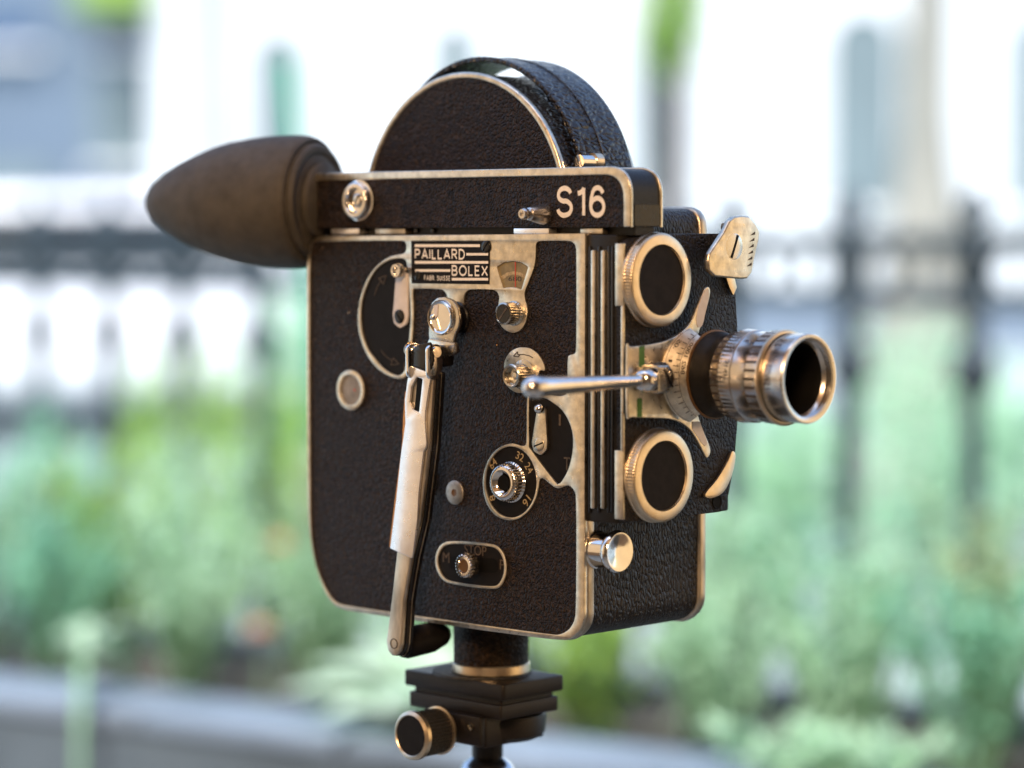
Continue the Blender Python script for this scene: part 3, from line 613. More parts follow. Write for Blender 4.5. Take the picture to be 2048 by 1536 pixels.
for s_ in ([(1278, 693), (1289, 691), (1289, 733), (1278, 735)], [(1274, 796), (1284, 797), (1284, 834), (1274, 834)]):
    plate('green_mark', [fpx(s_, SX + .0014)], FRONT(SX + .00138), .0001, 'green_paint', sh)
plate('white_patch', [smooth_loop(fpx([(1392, 638), (1397, 612), (1407, 588), (1413, 578), (1417, 580), (1416, 600), (1409, 630), (1404, 650), (1396, 655)], SX + .0014), 2)], FRONT(SX + .0014), .0002, 'tape', sh)
plate('white_patch', [fpx([(1384, 843), (1399, 843), (1415, 888), (1409, 892), (1401, 884), (1399, 880), (1384, 858)], SX + .0014)], FRONT(SX + .0014), .0002, 'tape', sh)
# front thumb levers
LEV = [(1415, 522), (1417, 508), (1446.6, 464), (1458, 441), (1468, 433), (1483, 431), (1498, 433), (1511, 449), (1518.6, 463), (1517, 478), (1507, 524), (1503, 545), (1494, 557), (1481, 558), (1430, 553), (1417, 541)]
LX = TX + .0060
tl = plate('turret_lever', [round_loop(fpx(LEV, LX + .002), .002, 4)], FRONT(LX), .0024, 'satin_metal', C, .0007, 2)
screw('screw', V(1468.5, 493, LX + .0024), .0050, FRONT(LX + .0020), 'lens_metal', tl, 1.15, .0004, .0003)
for k in range(6):
    t = k / 5; a = V(1512.5 - 7 * t, 466 + 62 * t, LX + .003); b = V(1503 - 7 * t, 471 + 62 * t, LX + .003)
    a, b = Vector(a), Vector(b); n_ = Vector((0, .00035)); me = shape_mesh([[tuple(a + n_ * 1.6), tuple(b), tuple(a - n_ * 1.6)]], .0002); bake(me, FRONT(LX + .0023)); link('serration', me, 'engraving', tl, False)
lc = V(1449, 470, TX)
box('lever_block', (TX - .001, lc[0] - .002, lc[1] - .0085), (LX + .0004, lc[0] + .008, lc[1] + .0050), 'satin_metal', tl, .0015)
plate('blade', [round_loop(fpx([(1448, 545), (1466, 545), (1473, 575), (1466, 592), (1458, 575)], TX + .001), .0006)], FRONT(TX + .0001), .0012, 'ring_metal', tu, .0002)
plate('blade', [smooth_loop(fpx([(1409, 988), (1419, 997), (1444, 986), (1462, 952), (1470, 912), (1463, 902), (1455, 921), (1433, 958)], TX + .001), 3)], FRONT(TX + .0001), .0014, 'ring_metal', tu, .0003)
lathe('screw_hole', [(.0028, 0), (.0028, .0003), (.0022, .0003), (.0020, .0001), (0, .0001)], FRONT(TX - .00002), V(1434, 1004, TX), 'bore', tu, 20)

# ---- swing-out turret handle with its joint
hx = .0285; hy, hz_ = V(1318, 757, hx)
th = tube('turret_handle', [(hx, hy - .0105 - .0605 * t, hz_ - .0004) for t in (0, .1, .3, .5, .7, .85, .9, .94, .97, .99, 1.0)], [.0021, .0023, .0027, .0030, .0034, .0038, .0041, .0040, .0033, .0022, .0008], 'chrome', C, 28)
lathe('joint', [(.0022, .0040), (.0040, .0052), (.0044, .0070), (.0042, .0092), (.0034, .0106), (.0022, .0112)], SIDE(hy + .0002), (hx, hz_ - .0004), 'chrome', th, 28)
plate('fork', [round_loop([(hx - .0045, hz_ - .0052), (hx + .0035, hz_ - .0052), (hx + .0035, hz_ + .0050), (hx - .0045, hz_ + .0050)], .0012), round_loop([(hx - .0034, hz_ - .0040), (hx + .0024, hz_ - .0040), (hx + .0024, hz_ + .0038), (hx - .0034, hz_ + .0038)], .0008)], SIDE(hy + .0018), .0062, 'dull_chrome', th, .0003)
box('bracket', (SX + .001, hy - .004, hz_ - .0048), (hx - .0036, hy + .0035, hz_ + .0046), 'dull_chrome', th, .0005)
screw('screw', (hy + .0012, hz_ + .0002), .0046, FRONT(hx + .0010), 'chrome', th, -.9, .0012, .0012)
lathe('collar', [(.0058, 0), (.0058, .0016), (.0050, .0020), (0, .0020)], FRONT(hx - .0010), (hy + .0012, hz_ + .0002), 'black_gloss', th, 32)

# ---- lens
LY, LZ = V(1434, 749, .0302)
ln = lathe('lens', [(.0150, 0), (.0150, .0060), (.0166, .0066), (.0166, .0072), (.0160, .0076)], FRONT(SX + .0005), (LY, LZ), 'black_flat', C, 64)
X0 = .0302
lathe('brass_line', [(.01625, 0), (.01672, .0002), (.01672, .0007), (.0162, .0009)], FRONT(X0 - .0012), (LY, LZ), 'brown_line', ln, 64)
lathe('black_ring', [(.0161, 0), (.0160, .002), (.0150, .0046), (.0148, .0070), (.0156, .0100), (.0160, .0106)], FRONT(X0 - .0006), (LY, LZ), 'black_paint', ln, 64)
g1 = lathe('grip_ring', [(.0156, 0), (.0162, .0003), (.0164, .0036), (.0170, .0044)], FRONT(X0 + .0095), (LY, LZ), 'lens_metal', ln, 64)
fr_ = lathe('focus_ring', [(.0166, 0), (.0173, .0002, 1), (.0174, .0006, .6), (.0173, .0008), (.0171, .0056), (.0167, .0058), (.0166, .0064), (.0165, .0116), (.0167, .0122)], FRONT(X0 + .0137), (LY, LZ), 'lens_metal', ln, knurl=(64, .00035), cap=False)
g2 = lathe('grip_ring', [(.0166, 0), (.0170, .0004), (.0172, .0052), (.0173, .0058)], FRONT(X0 + .0259), (LY, LZ), 'lens_metal', ln, 64, cap=False)
lathe('rim', [(.0168, 0), (.0176, .0002), (.0176, .0009), (.0170, .0013), (.0163, .0014)], FRONT(X0 + .0315), (LY, LZ), 'ring_metal', ln, 72, cap=False)
fr2 = lathe('front_ring', [(.0160, 0), (.0161, .0002), (.0163, .0092), (.0164, .0097), (.0160, .0104), (.0150, .0104), (.0143, .0101), (.0143, .0099), (.0140, .0098), (.0142, .0092), (.0139, .0090), (.0141, .0084), (.0138, .0082), (.0140, .0076), (.0136, .0072), (.0130, .0060)], FRONT(X0 + .0325), (LY, LZ), 'lens_metal', ln, 72, cap=False)
lathe('bore', [(.0139, .0066), (.0135, .0062), (.0128, .0030), (.0126, .0), (.0112, -.010), (.0110, -.0120)], FRONT(X0 + .0325), (LY, LZ), 'bore', ln, 56, cap=False)
lathe('front_element', [(.0112, 0), (.0080, .0014), (.0040, .0021), (0, .0024)], FRONT(X0 + .0208), (LY, LZ), 'glass_dark', ln, 48)
def wrap_text(name, s, x0, x1, a0, a1, r_, mat, parent, bold=0., along=False):
    """text on a cylinder about the lens axis: angle a0..a1 (degrees, 180 = towards the side plate, 90 = up), x0..x1 along the axis"""
    me = text_mesh(s, .00005, bold); fit(me, 0, 0, 1, 1)
    for v in me.vertices:
        t, h_ = v.co.x, v.co.y; a = R(a0 + (a1 - a0) * t); x = x0 + (x1 - x0) * h_; rr_ = r_ + v.co.z
        v.co = Vector((x, LY + rr_ * math.cos(a), LZ + rr_ * math.sin(a)))
    me.transform(Matrix.Translation(-BASE)); return link(name, me, mat, parent, False)
wrap_text('lettering', 'INF', X0 + .0158, X0 + .0186, 177, 157, .01716, 'engraving', fr_, .01)
wrap_text('lettering', '25', X0 + .0157, X0 + .0185, 147, 138, .01716, 'engraving', fr_)
wrap_text('lettering', '15', X0 + .0157, X0 + .0185, 128, 120, .01716, 'engraving', fr_)
wrap_text('lettering', '9', X0 + .0204, X0 + .0226, 129, 124, .01662, 'engraving', fr_)
wrap_text('lettering', '// 2.5', X0 + .0350, X0 + .0382, 145, 118, .01622, 'engraving', fr2, .01)
wrap_text('lettering', 'I SWISS', X0 + .0346, X0 + .0376, 192, 160, .01622, 'engraving', fr2, .01)
for g_, xa, xb, ra, rb, cnt in ((g1, X0 + .0098, X0 + .0133, .01622, .01645, 34), (g2, X0 + .0263, X0 + .0311, .01702, .01725, 34)):
    bm = bmesh.new()                                   # dark strips painting shaded slots onto the smooth grip ring
    for k in range(cnt):
        a = 2 * math.pi * k / cnt; w = .028; q = []
        for x, r_ in ((xa, ra), (xb, rb)):
            for sg in (-1, 1): q.append(bm.verts.new((x, LY + (r_ + .00004) * math.cos(a + sg * w), LZ + (r_ + .00004) * math.sin(a + sg * w))))
        bm.faces.new((q[0], q[1], q[3], q[2]))
    bmesh.ops.recalc_face_normals(bm, faces=bm.faces); me = bpy.data.meshes.new('slots'); bm.to_mesh(me); bm.free(); me.transform(Matrix.Translation(-BASE)); link('slots', me, 'engraving', g_, False)
# conical engraved scale ring between shield and lens, broken away on the far side
CA, CB = (SX + .0078, .0166), (SX + .0014, .0232)
def cone(t, a, lift=0.):
    t = t * (1 - .50 * (abs(a - 180) / 62) ** 2.2)
    x = CA[0] + (CB[0] - CA[0]) * t; r_ = CA[1] + (CB[1] - CA[1]) * t; dx, dr = CB[0] - CA[0], CB[1] - CA[1]; l = math.hypot(dx, dr)
    x += dr / l * lift; r_ -= dx / l * lift
    return Vector((x, LY + r_ * math.cos(R(a)), LZ + r_ * math.sin(R(a))))
bm = bmesh.new(); gr = []
for k in range(45):
    a = 121 + 118 * k / 44; gr.append([bm.verts.new(cone(t, a, lf)) for t, lf in ((0, 0), (.3, 0), (.31, .0002), (1, .0002), (1, -.0012), (0, -.0012))])
for a, b in zip(gr, gr[1:]):
    for i_ in range(6): bm.faces.new((a[i_], a[(i_ + 1) % 6], b[(i_ + 1) % 6], b[i_]))
bm.faces.new(gr[0]); bm.faces.new(list(reversed(gr[-1]))); bmesh.ops.recalc_face_normals(bm, faces=bm.faces)
me = bpy.data.meshes.new('scale_ring'); bm.to_mesh(me); bm.free(); me.transform(Matrix.Translation(-BASE)); sr_ = link('scale_ring', me, 'satin_metal', ln)
bm = bmesh.new()
def mark(t0, t1, a0, a1, lift=.00026):
    n_ = max(1, int(abs(a1 - a0) / 4))
    for k in range(n_):
        b0, b1 = a0 + (a1 - a0) * k / n_, a0 + (a1 - a0) * (k + 1) / n_
        bm.faces.new([bm.verts.new(cone(t, a, lift)) for t, a in ((t0, b0), (t1, b0), (t1, b1), (t0, b1))])
mark(.90, .92, 123, 237); mark(.30, .32, 122, 238)
for k in range(16): mark(.34, .50 if k % 2 else .58, 127 + 7 * k - .5, 127 + 7 * k + .5)
me = bpy.data.meshes.new('scale_marks'); bm.to_mesh(me); bm.free(); me.transform(Matrix.Translation(-BASE)); link('scale_marks', me, 'engraving', sr_, False)
def cone_text(s_, t0, t1, a0, a1, lift):
    me = text_mesh(s_, .00003, .01); fit(me, 0, 0, 1, 1)
    for v in me.vertices: v.co = cone(t0 + (t1 - t0) * v.co.y, a0 + (a1 - a0) * v.co.x, lift + v.co.z)
    me.transform(Matrix.Translation(-BASE)); link('lettering', me, 'engraving', sr_, False)
cone_text('.0S', .82, .64, 152, 140, .00026); cone_text('1', .80, .64, 166, 163.5, .00026); cone_text('F', .80, .64, 178, 173, .00026); cone_text('862 1000', .24, .07, 178, 136, .00008)

# ---- chrome front button
bc = V(1197, 1099, 0.0)
fbn = lathe('front_button', [(.0072, 0), (.0072, .0008), (.0066, .0014), (.0064, .0075), (.0074, .0082), (.0080, .0096), (.0079, .0108), (.0072, .0116), (.0060, .0115), (.0035, .0108), (0, .0105)], FRONT(-.0006), (bc[0] - .0003, bc[1]), 'chrome', C, 48)

# ---- pedestal under the body
bb = min(p[1] for p in ol)
lathe('base_disc', [(.0200, 0), (.0265, .0004), (.0270, .0030), (.0268, .0034)], TOP(bb - .0030), (PEDX + .012, PEDY + .012), 'worn_metal', C, 56)
pd = lathe('pedestal', [(.0150, .0035), (.0150, .0215 + .003)], TOP(PEDZ), (PEDX, PEDY), 'leather', C, 56)
lathe('pedestal_ring', [(.0150, 0), (.0156, .0004), (.0156, .0036), (.0152, .0040)], TOP(PEDZ), (PEDX, PEDY), 'ring_metal', C, 56)

# ================================================================== TRIPOD
zw = bw.z                                       # top of the quick-release plate
TRI = empty('tripod', (bw.x - AX.x * .005, bw.y - AX.y * .005, 0), CAMROOT.rotation_euler.z)
tag(TRI, 'black tripod head with gold-rimmed knob and quick-release plate under the film camera', 'tripod')
T = TRI; BASE = Vector((0, 0, -zw))             # part coordinates: z = 0 at the top of the plate
qp = plate('quick_release_plate', [round_loop([(-.0275, -.0170), (.0280, -.0170), (.0280, .0180), (-.0275, .0180)], .0015)], TOP(-.0072), .0062, 'tripod_black', T, .0005)
lathe('rubber_pad', [(.0200, 0), (.0198, .0010), (0, .0010)], TOP(-.0010), (0, 0), 'tripod_grip', T, 40)
plate('dovetail', [round_loop([(-.0235, -.0150), (.0250, -.0150), (.0250, .0150), (-.0235, .0150)], .001)], TOP(-.0094), .0022, 'tripod_black', T)
plate('dovetail', [round_loop([(-.0250, -.0166), (.0262, -.0166), (.0262, .0166), (-.0250, .0166)], .001)], TOP(-.0152), .0058, 'tripod_black', T, .0005)
plate('clamp', [round_loop([(-.0165, -.0172), (.0185, -.0172), (.0185, .0165), (-.0165, .0165)], .0012)], TOP(-.0270), .0118, 'tripod_black', T, .0006)
for cx_ in (-.0105, .0140): lathe('screw', [(.0016, 0), (.0016, .0006), (.0010, .0006), (.0009, .0002), (0, .0002)], SIDE(-.0205), (cx_, -.0185), 'dull_chrome', T, 18)
lathe('clamp_body', [(.0170, 0), (.0196, .002), (.0204, .0085), (.0200, .0100)], TOP(-.0268), (.0035, .0045), 'tripod_black', T, 48)
box('clamp_jaw', (-.0120, -.0205, -.0260), (.0185, -.0172, -.0142), 'tripod_black', T, .0008)
kc_ = (-.0012, -.0215)
kn = lathe('clamp_knob', [(.0030, 0), (.0030, .003), (.0088, .0032, 1), (.0090, .0045, 1), (.0090, .0155, 1), (.0084, .0160)], SIDE(-.0205), (kc_[0], kc_[1]), 'tripod_grip', T, knurl=(40, .0004))
lathe('knob_rim', [(.0088, 0), (.0096, .0004), (.0096, .0012), (.0090, .0014)], SIDE(-.0226), kc_, 'ring_metal', kn, 48)
lathe('knob_rim', [(.0088, 0), (.0097, .0006), (.0095, .0022), (.0082, .0030), (.0078, .0026)], SIDE(-.0362), kc_, 'ring_metal', kn, 48, cap=False)
lathe('knob_face', [(.0080, 0), (.0079, .0002), (0, .0002)], SIDE(-.0387), kc_, 'black_flat', kn, 40)
lathe('post', [(.0062, 0), (.0062, .0160), (.0075, .0200)], TOP(-.0466), (.001, .002), 'tripod_black', T, 32)
lathe('ball', [(.0, -.0120), (.009, -.0095), (.0125, -.0040), (.0130, 0), (.0122, .0045), (.0098, .0085), (.0060, .0112)], TOP(-.0462), (.001, .002), 'tripod_ball', T, 36)
lathe('ball_housing', [(.0165, 0), (.0185, .004), (.0185, .030), (.0170, .034), (.0134, .036)], TOP(-.0950), (0, .002), 'tripod_black', T, 40)
lathe('centre_column', [(.0125, 0), (.0125, .36)], TOP(-.4550), (0, .002), 'tripod_black', T, 28)
lathe('shoulder', [(.020, 0), (.032, .006), (.032, .038), (.020, .046)], TOP(-.2150), (0, .002), 'tripod_black', T, 28)
for k in range(3):
    a = R(90 + 120 * k); d_ = Vector((math.cos(a), math.sin(a), 0)); top = Vector((0, .002, -.195)) + d_ * .03; ft = Vector((0, .002, -zw)) + d_ * .46
    mid = top.lerp(ft, .5); lg = tube('leg', [top, mid, mid, ft.lerp(top, .02)], [.0135, .0135, .0105, .0105], 'tripod_black', T, 16)
    tube('rubber_foot', [ft.lerp(top, .03), ft + Vector((0, 0, .006)), ft + Vector((0, 0, .0005))], [.013, .014, .012], 'rubber', lg, 14)
BASE = Vector((0, 0, 0))

# ================================================================== GARDEN AND STREET BEHIND (all far out of focus)
mk('leaf_sage', (.40, .58, .40), .55, var=.35, var_scale=40, trans=.35)
mk('leaf_teal', (.24, .48, .34), .55, var=.35, var_scale=40, trans=.35)
mk('leaf_bright', (.30, .45, .10), .55, var=.3, var_scale=40, trans=.4)
mk('leaf_pale', (.46, .60, .46), .5, var=.15, var_scale=30, trans=.35)
mk('leaf_olive', (.34, .42, .22), .6, var=.4, var_scale=40, trans=.3)
mk('stem_pale', (.16, .30, .18), .6, var=.2, var_scale=60)
mk('bark', (.07, .06, .055), .85, noise=60, bump=(.5, .01), var=.3, var_scale=12)
mk('petal_orange', (.75, .36, .16), .5, trans=.3)
mk('petal_pink', (.62, .32, .34), .5, trans=.3)
mk('stucco_white', (.62, .64, .64), .8, noise=8, bump=(.1, .01), var=.04, var_scale=1.)
mk('stucco_blue', (.11, .15, .20), .8, noise=8, bump=(.1, .01), var=.12, var_scale=.8)
mk('glass_blue', (.02, .06, .14), .15, spec=.6, var=.2, var_scale=1.)
mk('glass_grey', (.13, .17, .18), .25, spec=.5, var=.15, var_scale=1.)
mk('frame_white', (.72, .72, .70), .5)
mk('awning_green', (.20, .32, .05), .7, var=.2, var_scale=4)
mk('post_beige', (.24, .23, .19), .6, var=.15, var_scale=5)
mk('post_teal', (.0, .30, .16), .45, var=.1, var_scale=8)
mk('car_white', (.75, .75, .76), .2, coat=.8, var=.03, var_scale=2)
mk('car_blue', (.03, .05, .10), .2, coat=.8, var=.1, var_scale=2)
mk('car_glass', (.02, .025, .03), .08, spec=.7)
mk('tyre', (.02, .02, .02), .8)
mk('pot_pale', (.62, .58, .52), .7, var=.1, var_scale=9)
ORD = ['first', 'second', 'third', 'fourth', 'fifth', 'sixth', 'seventh', 'eighth', 'ninth', 'tenth', 'eleventh', 'twelfth', 'thirteenth', 'fourteenth', 'fifteenth', 'sixteenth', 'seventeenth', 'eighteenth']
# ---- stone planter running across behind the film camera
A = at(0, 1340, 2.5); B = at(1500, 1510, 2.094); A.z = B.z = (A.z + B.z) / 2
PT = (B - A).normalized(); PN = Vector((PT.y, -PT.x, 0)).normalized()
if PN.y > 0: PN = -PN                              # PN points to the photographer
PZ = A.z; PA = A - PT * 1.25; PLEN = 3.5; U0 = .80
pang = math.atan2(PT.y, PT.x)
PL = empty('stone_planter', (PA.x, PA.y, 0), pang); tag(PL, 'long grey stone planter with pale coping running behind the film camera', 'planter')
# planter frame: u along, v towards the photographer negative (into the bed positive)
def pbox(name, u0, u1, v0, v1, z0, z1, mat, bev=.006):
    return link(name, box_mesh((u0, v0, z0), (u1, v1, z1), bev), mat, PL)
n_c = 7
for k in range(n_c):
    u0 = PLEN / n_c * k; pbox('coping_stone', u0 + .0015, u0 + PLEN / n_c - .0015, -.105, .0, PZ - .016, PZ + random.uniform(-.001, .001), 'stone_coping', .003)
pbox('front_wall', 0, PLEN, -.101, -.012, 0, PZ - .017, 'stone_wall', 0)
pbox('back_wall', 0, PLEN, .36, .42, 0, PZ - .02, 'stone_wall', 0)
for u0 in (0, PLEN - .06): pbox('end_wall', u0, u0 + .06, -.011, .359, 0, PZ - .05, 'stone_wall', 0)
pbox('soil', .061, PLEN - .061, -.010, .358, PZ - .30, PZ - .035, 'soil', 0)
def pw(u, v, z): p = PA + PT * (u + U0) - PN * v; return Vector((p.x, p.y, z))
def leaf_faces(bm, p, d, up, ln, wd, fold=.25):
    d = d.normalized(); s_ = d.cross(up)
    if s_.length < 1e-4: s_ = d.orthogonal()
    s_.normalize(); n_ = s_.cross(d)
    a = bm.verts.new(p); b = bm.verts.new(p + d * ln * .45 + s_ * wd / 2 + n_ * wd * fold); c_ = bm.verts.new(p + d * ln - n_ * ln * .12); e_ = bm.verts.new(p + d * ln * .45 - s_ * wd / 2 + n_ * wd * fold); m_ = bm.verts.new(p + d * ln * .5)
    bm.faces.new((a, b, m_)); bm.faces.new((b, c_, m_)); bm.faces.new((c_, e_, m_)); bm.faces.new((e_, a, m_))
def herb(name, loc, h, spread, n_stem, n_leaf, ln, wd, mat, label, cat, group, lean=Vector((0, 0, 0)), parent_mat='stem_pale'):
    root = empty(name, loc); tag(root, label, cat, group)
    bl = bmesh.new(); stems = []
    for i in range(n_stem):
        a = random.uniform(0, 6.28); sp = spread * random.uniform(.15, 1); hh = h * random.uniform(.6, 1)
        tip = Vector((math.cos(a) * sp, math.sin(a) * sp, hh)) + lean * random.uniform(.4, 1)
        base = Vector((math.cos(a) * .012, math.sin(a) * .012, 0)); mid = base.lerp(tip, .5) + Vector((0, 0, hh * .15))
        stems.append(tube_mesh([base, mid, tip], [.0022, .0018, .0009], 5))
        for k in range(n_leaf):
            t = random.uniform(.2, 1); p = base.lerp(mid, t * 2) if t < .5 else mid.lerp(tip, t * 2 - 1)
            d = Vector((random.gauss(0, 1), random.gauss(0, 1), random.gauss(.35, .6)))
            leaf_faces(bl, p, d, Vector((0, 0, 1)), ln * random.uniform(.6, 1.2), wd * random.uniform(.7, 1.2))
    me = bpy.data.meshes.new('foliage'); bl.to_mesh(me); bl.free(); link('foliage', me, mat, root, False)
    link('stem', join(stems), parent_mat, root)
    return root
HB_ = [(.04, .20, .23, 'leaf_teal'), (.13, .10, .21, 'leaf_teal'), (.20, .26, .27, 'leaf_teal'), (.29, .14, .24, 'leaf_sage'), (.36, .28, .26, 'leaf_bright'), (.43, .10, .19, 'leaf_teal'), (.50, .22, .25, 'leaf_sage'), (.58, .12, .20, 'leaf_sage'), (.64, .28, .25, 'leaf_olive'), (.71, .16, .20, 'leaf_sage'), (.79, .26, .23, 'leaf_bright'), (.86, .12, .16, 'leaf_sage'), (.95, .24, .21, 'leaf_sage'), (1.02, .12, .15, 'leaf_bright'), (1.08, .26, .23, 'leaf_sage'), (1.14, .12, .17, 'leaf_sage'), (1.20, .26, .22, 'leaf_teal'), (1.26, .13, .19, 'leaf_sage'), (1.32, .27, .23, 'leaf_olive'), (1.37, .12, .18, 'leaf_teal'), (1.43, .25, .22, 'leaf_sage'), (1.49, .12, .18, 'leaf_sage'), (1.55, .26, .23, 'leaf_teal'), (1.62, .13, .19, 'leaf_sage'), (1.70, .24, .22, 'leaf_sage')]
herbs = HB_
ORD += ['nineteenth', 'twentieth', 'twenty-first', 'twenty-second', 'twenty-third', 'twenty-fourth', 'twenty-fifth']
cn = {'leaf_teal': 'blue-green', 'leaf_sage': 'grey-green', 'leaf_olive': 'olive-green', 'leaf_bright': 'yellow-green'}
for i, (u, v, h, m_) in enumerate(herbs):
    herb('herb_plant', pw(u, v, PZ - .036), h, .095, 17, 58, .021, .0058, m_, 'blurred %s leafy herb in the stone planter, %s from the left' % (cn[m_], ORD[i]), 'plant', 'herbs in the stone planter')
# trailing leaves over the coping at the right
tr = herb('trailing_plant', pw(1.32, .015, PZ - .036), .10, .10, 18, 50, .024, .008, 'leaf_sage', 'grey-green trailing plant spilling over the planter coping at the right', 'plant', None, lean=PN * .10 + Vector((0, 0, -.03)))
tr = herb('trailing_plant', pw(1.48, .015, PZ - .036), .08, .12, 18, 50, .024, .008, 'leaf_teal', 'blue-green trailing plant hanging over the coping at the far right', 'plant', None, lean=PN * .12 + Vector((0, 0, -.06)))
# plant with big pale leaves lying over the coping
pp = pw(.97, .02, PZ - .036)
root = empty('broad_leaf_plant', pp); tag(root, 'plant with large pale mint leaves drooping over the planter coping behind the crank', 'plant')
for px, py, dd, ln_ in ((560, 1385, 2.200, 0), (620, 1330, 2.250, 0), (650, 1435, 2.150, 0), (760, 1420, 2.125, 0), (800, 1400, 2.125, 0), (700, 1300, 2.312, 0), (770, 1262, 2.350, 0), (850, 1395, 2.125, 0)):
    tip = at(px, py, dd) - pp; bm = bmesh.new(); st_ = Vector((0, 0, .02)); mid = st_.lerp(tip, .45) + Vector((0, 0, .035))
    q = []
    for k in range(9):
        t = k / 8; p = st_ * (1 - t) ** 2 + mid * 2 * t * (1 - t) + tip * t * t; w_ = .062 * math.sin(math.pi * min(1, max(0, (t - .22) / .80)) ** .8) + .002
        tg = (tip - st_).normalized(); s_ = tg.cross(Vector((0, 0, 1))).normalized(); q.append((bm.verts.new(p + s_ * w_ / 2 + Vector((0, 0, w_ * .12))), bm.verts.new(p), bm.verts.new(p - s_ * w_ / 2 + Vector((0, 0, w_ * .12)))))
    for a, b in zip(q, q[1:]):
        bm.faces.new((a[0], b[0], b[1], a[1])); bm.faces.new((a[1], b[1], b[2], a[2]))
    me = bpy.data.meshes.new('leaf'); bm.to_mesh(me); bm.free(); link('leaf', me, 'leaf_pale', root)
link('stem', tube_mesh([(0, 0, 0), (0, 0, .02), (0, 0, .035)], [.006, .005, .003], 8), 'stem_pale', root)
# a single stalk that bends over the coping and hangs down at the left
sk = pw(.60, .03, PZ - .036); root = empty('hanging_stalk', sk); tag(root, 'pale green stalk hanging over the planter coping at the lower left', 'plant')
t0 = at(172, 1300, 2.325) - sk; t1 = at(165, 1345, 2.288) - sk; t2 = at(160, 1450, 2.263) - sk; t3 = at(158, 1600, 2.250) - sk
link('stalk', tube_mesh([(0, 0, 0), t0 * .6 + Vector((0, 0, .03)), t0, t1, t2, t3], [.004, .005, .006, .005, .004, .003], 10), 'stem_pale', root)
bm = bmesh.new()
for k in range(26): leaf_faces(bm, t0 + Vector((random.gauss(0, .008), random.gauss(0, .008), random.gauss(.004, .008))), Vector((random.gauss(0, 1), random.gauss(0, 1), random.gauss(.3, .6))), Vector((0, 0, 1)), .028, .015)
me = bpy.data.meshes.new('leaf_cluster'); bm.to_mesh(me); bm.free(); link('leaf_cluster', me, 'leaf_pale', root, False)
# flowers
for px, py, dd, m_, lab in ((520, 1265, 2.50, 'petal_orange', 'small orange flower low in the planter left of the crank'), (562, 1092, 2.62, 'petal_orange', 'orange flower beside the rear lower corner of the film camera'), (598, 1150, 2.62, 'petal_pink', 'dusty pink flower just left of the film camera body')):
    hd = at(px, py, dd); root = empty('flower', (hd.x, hd.y, PZ - .036)); tag(root, lab, 'flower')
    top = Vector((0, 0, hd.z - PZ + .036)); link('stem', tube_mesh([(0, 0, 0), top * .5 + Vector((.004, 0, 0)), top], [.002, .0018, .0014], 6), 'stem_pale', root)
    bm = bmesh.new()
    for k in range(22):
        a = 6.28 * k / 11 + (.3 if k > 10 else 0); leaf_faces(bm, top, Vector((math.cos(a), math.sin(a), .15 if k < 11 else .8)), Vector((0, 0, 1)), .017, .008)
    me = bpy.data.meshes.new('petals'); bm.to_mesh(me); bm.free(); link('petals', me, m_, root, False)
# ---- iron railing
FA = Vector((-1.42, 4.80, 0)); FB = Vector((1.16, 2.39, 0)); FT_ = (FB - FA).normalized(); FA = FA - FT_ * 1.204; FB = FB + FT_ * 1.032; FLEN = (FB - FA).length
FE = empty('iron_railing', FA, math.atan2(FT_.y, FT_.x)); tag(FE, 'dark iron railing with ringed top rails between planter and street', 'railing')
def fbx(name, lo, hi, bev=.002): return link(name, box_mesh(lo, hi, bev), 'iron', FE)
fbx('top_rail', (0, -.014, CAMZ - .018), (FLEN, .014, CAMZ + .002)); fbx('middle_rail', (0, -.012, CAMZ - .085), (FLEN, .012, CAMZ - .066)); fbx('bottom_rail', (0, -.014, .14), (FLEN, .014, .17))
SPC = .172; nb = int(FLEN / SPC); bar_me = None; rg_me = None; cl_me = None
for k in range(nb):
    x = k * SPC + .073
    if bar_me is None:
        bar_me = lathe_mesh([(.0135, .02), (.0135, CAMZ - .18), (.024, CAMZ - .170), (.027, CAMZ - .150), (.022, CAMZ - .132), (.0135, CAMZ - .122), (.0135, CAMZ + .010), (.020, CAMZ + .020), (.016, CAMZ + .036), (.002, CAMZ + .055)], 12)
        q = tube_mesh([(.026 * math.cos(a), 0, .026 * math.sin(a)) for a in [6.2832 * i / 20 for i in range(21)]], .006, 8); rg_me = q
    o = link('bar', bar_me, 'iron', FE); o.location = (x, 0, 0)
    for dx in (.045, .127):
        if k < nb - 1: r2 = link('ring', rg_me, 'iron', FE); r2.location = (x + dx, 0, CAMZ - .042)
for x in (0, 2.97, FLEN): fbx('post', (x - .022, -.022, 0), (x + .022, .022, CAMZ + .06))
# ---- shrubs in front of the street
def shrub(name, px, d, w, h, mat, label, n=520, ln=.10, z0=0.):
    p = at(px, 468, d); root = empty(name, (p.x, p.y, z0)); tag(root, label, 'shrub', 'shrubs between railing and street')
    bm = bmesh.new()
    for k in range(n):
        u = Vector((random.gauss(0, 1), random.gauss(0, 1), random.gauss(0, 1))).normalized() * random.random() ** .4
        q = Vector((u.x * w / 2, u.y * w / 2, h * .55 + u.z * h * .45)); f = .75 + .4 * noise.noise(q * 4)
        leaf_faces(bm, Vector((q.x * f, q.y * f, q.z)), Vector((random.gauss(0, 1), random.gauss(0, 1), random.gauss(.2, .7))), Vector((0, 0, 1)), ln, ln * .5)
    me = bpy.data.meshes.new('foliage'); bm.to_mesh(me); bm.free(); link('foliage', me, mat, root, False)
    link('trunk', tube_mesh([(0, 0, 0), (.02, 0, h * .3), (0, .02, h * .6)], [.03, .025, .01], 7), 'bark', root)
shrub('shrub', 430, 6.2, .24, 1.03, 'leaf_bright', 'bright yellow-green shrub seen between the railing bars under the eyecup', 420, .05)
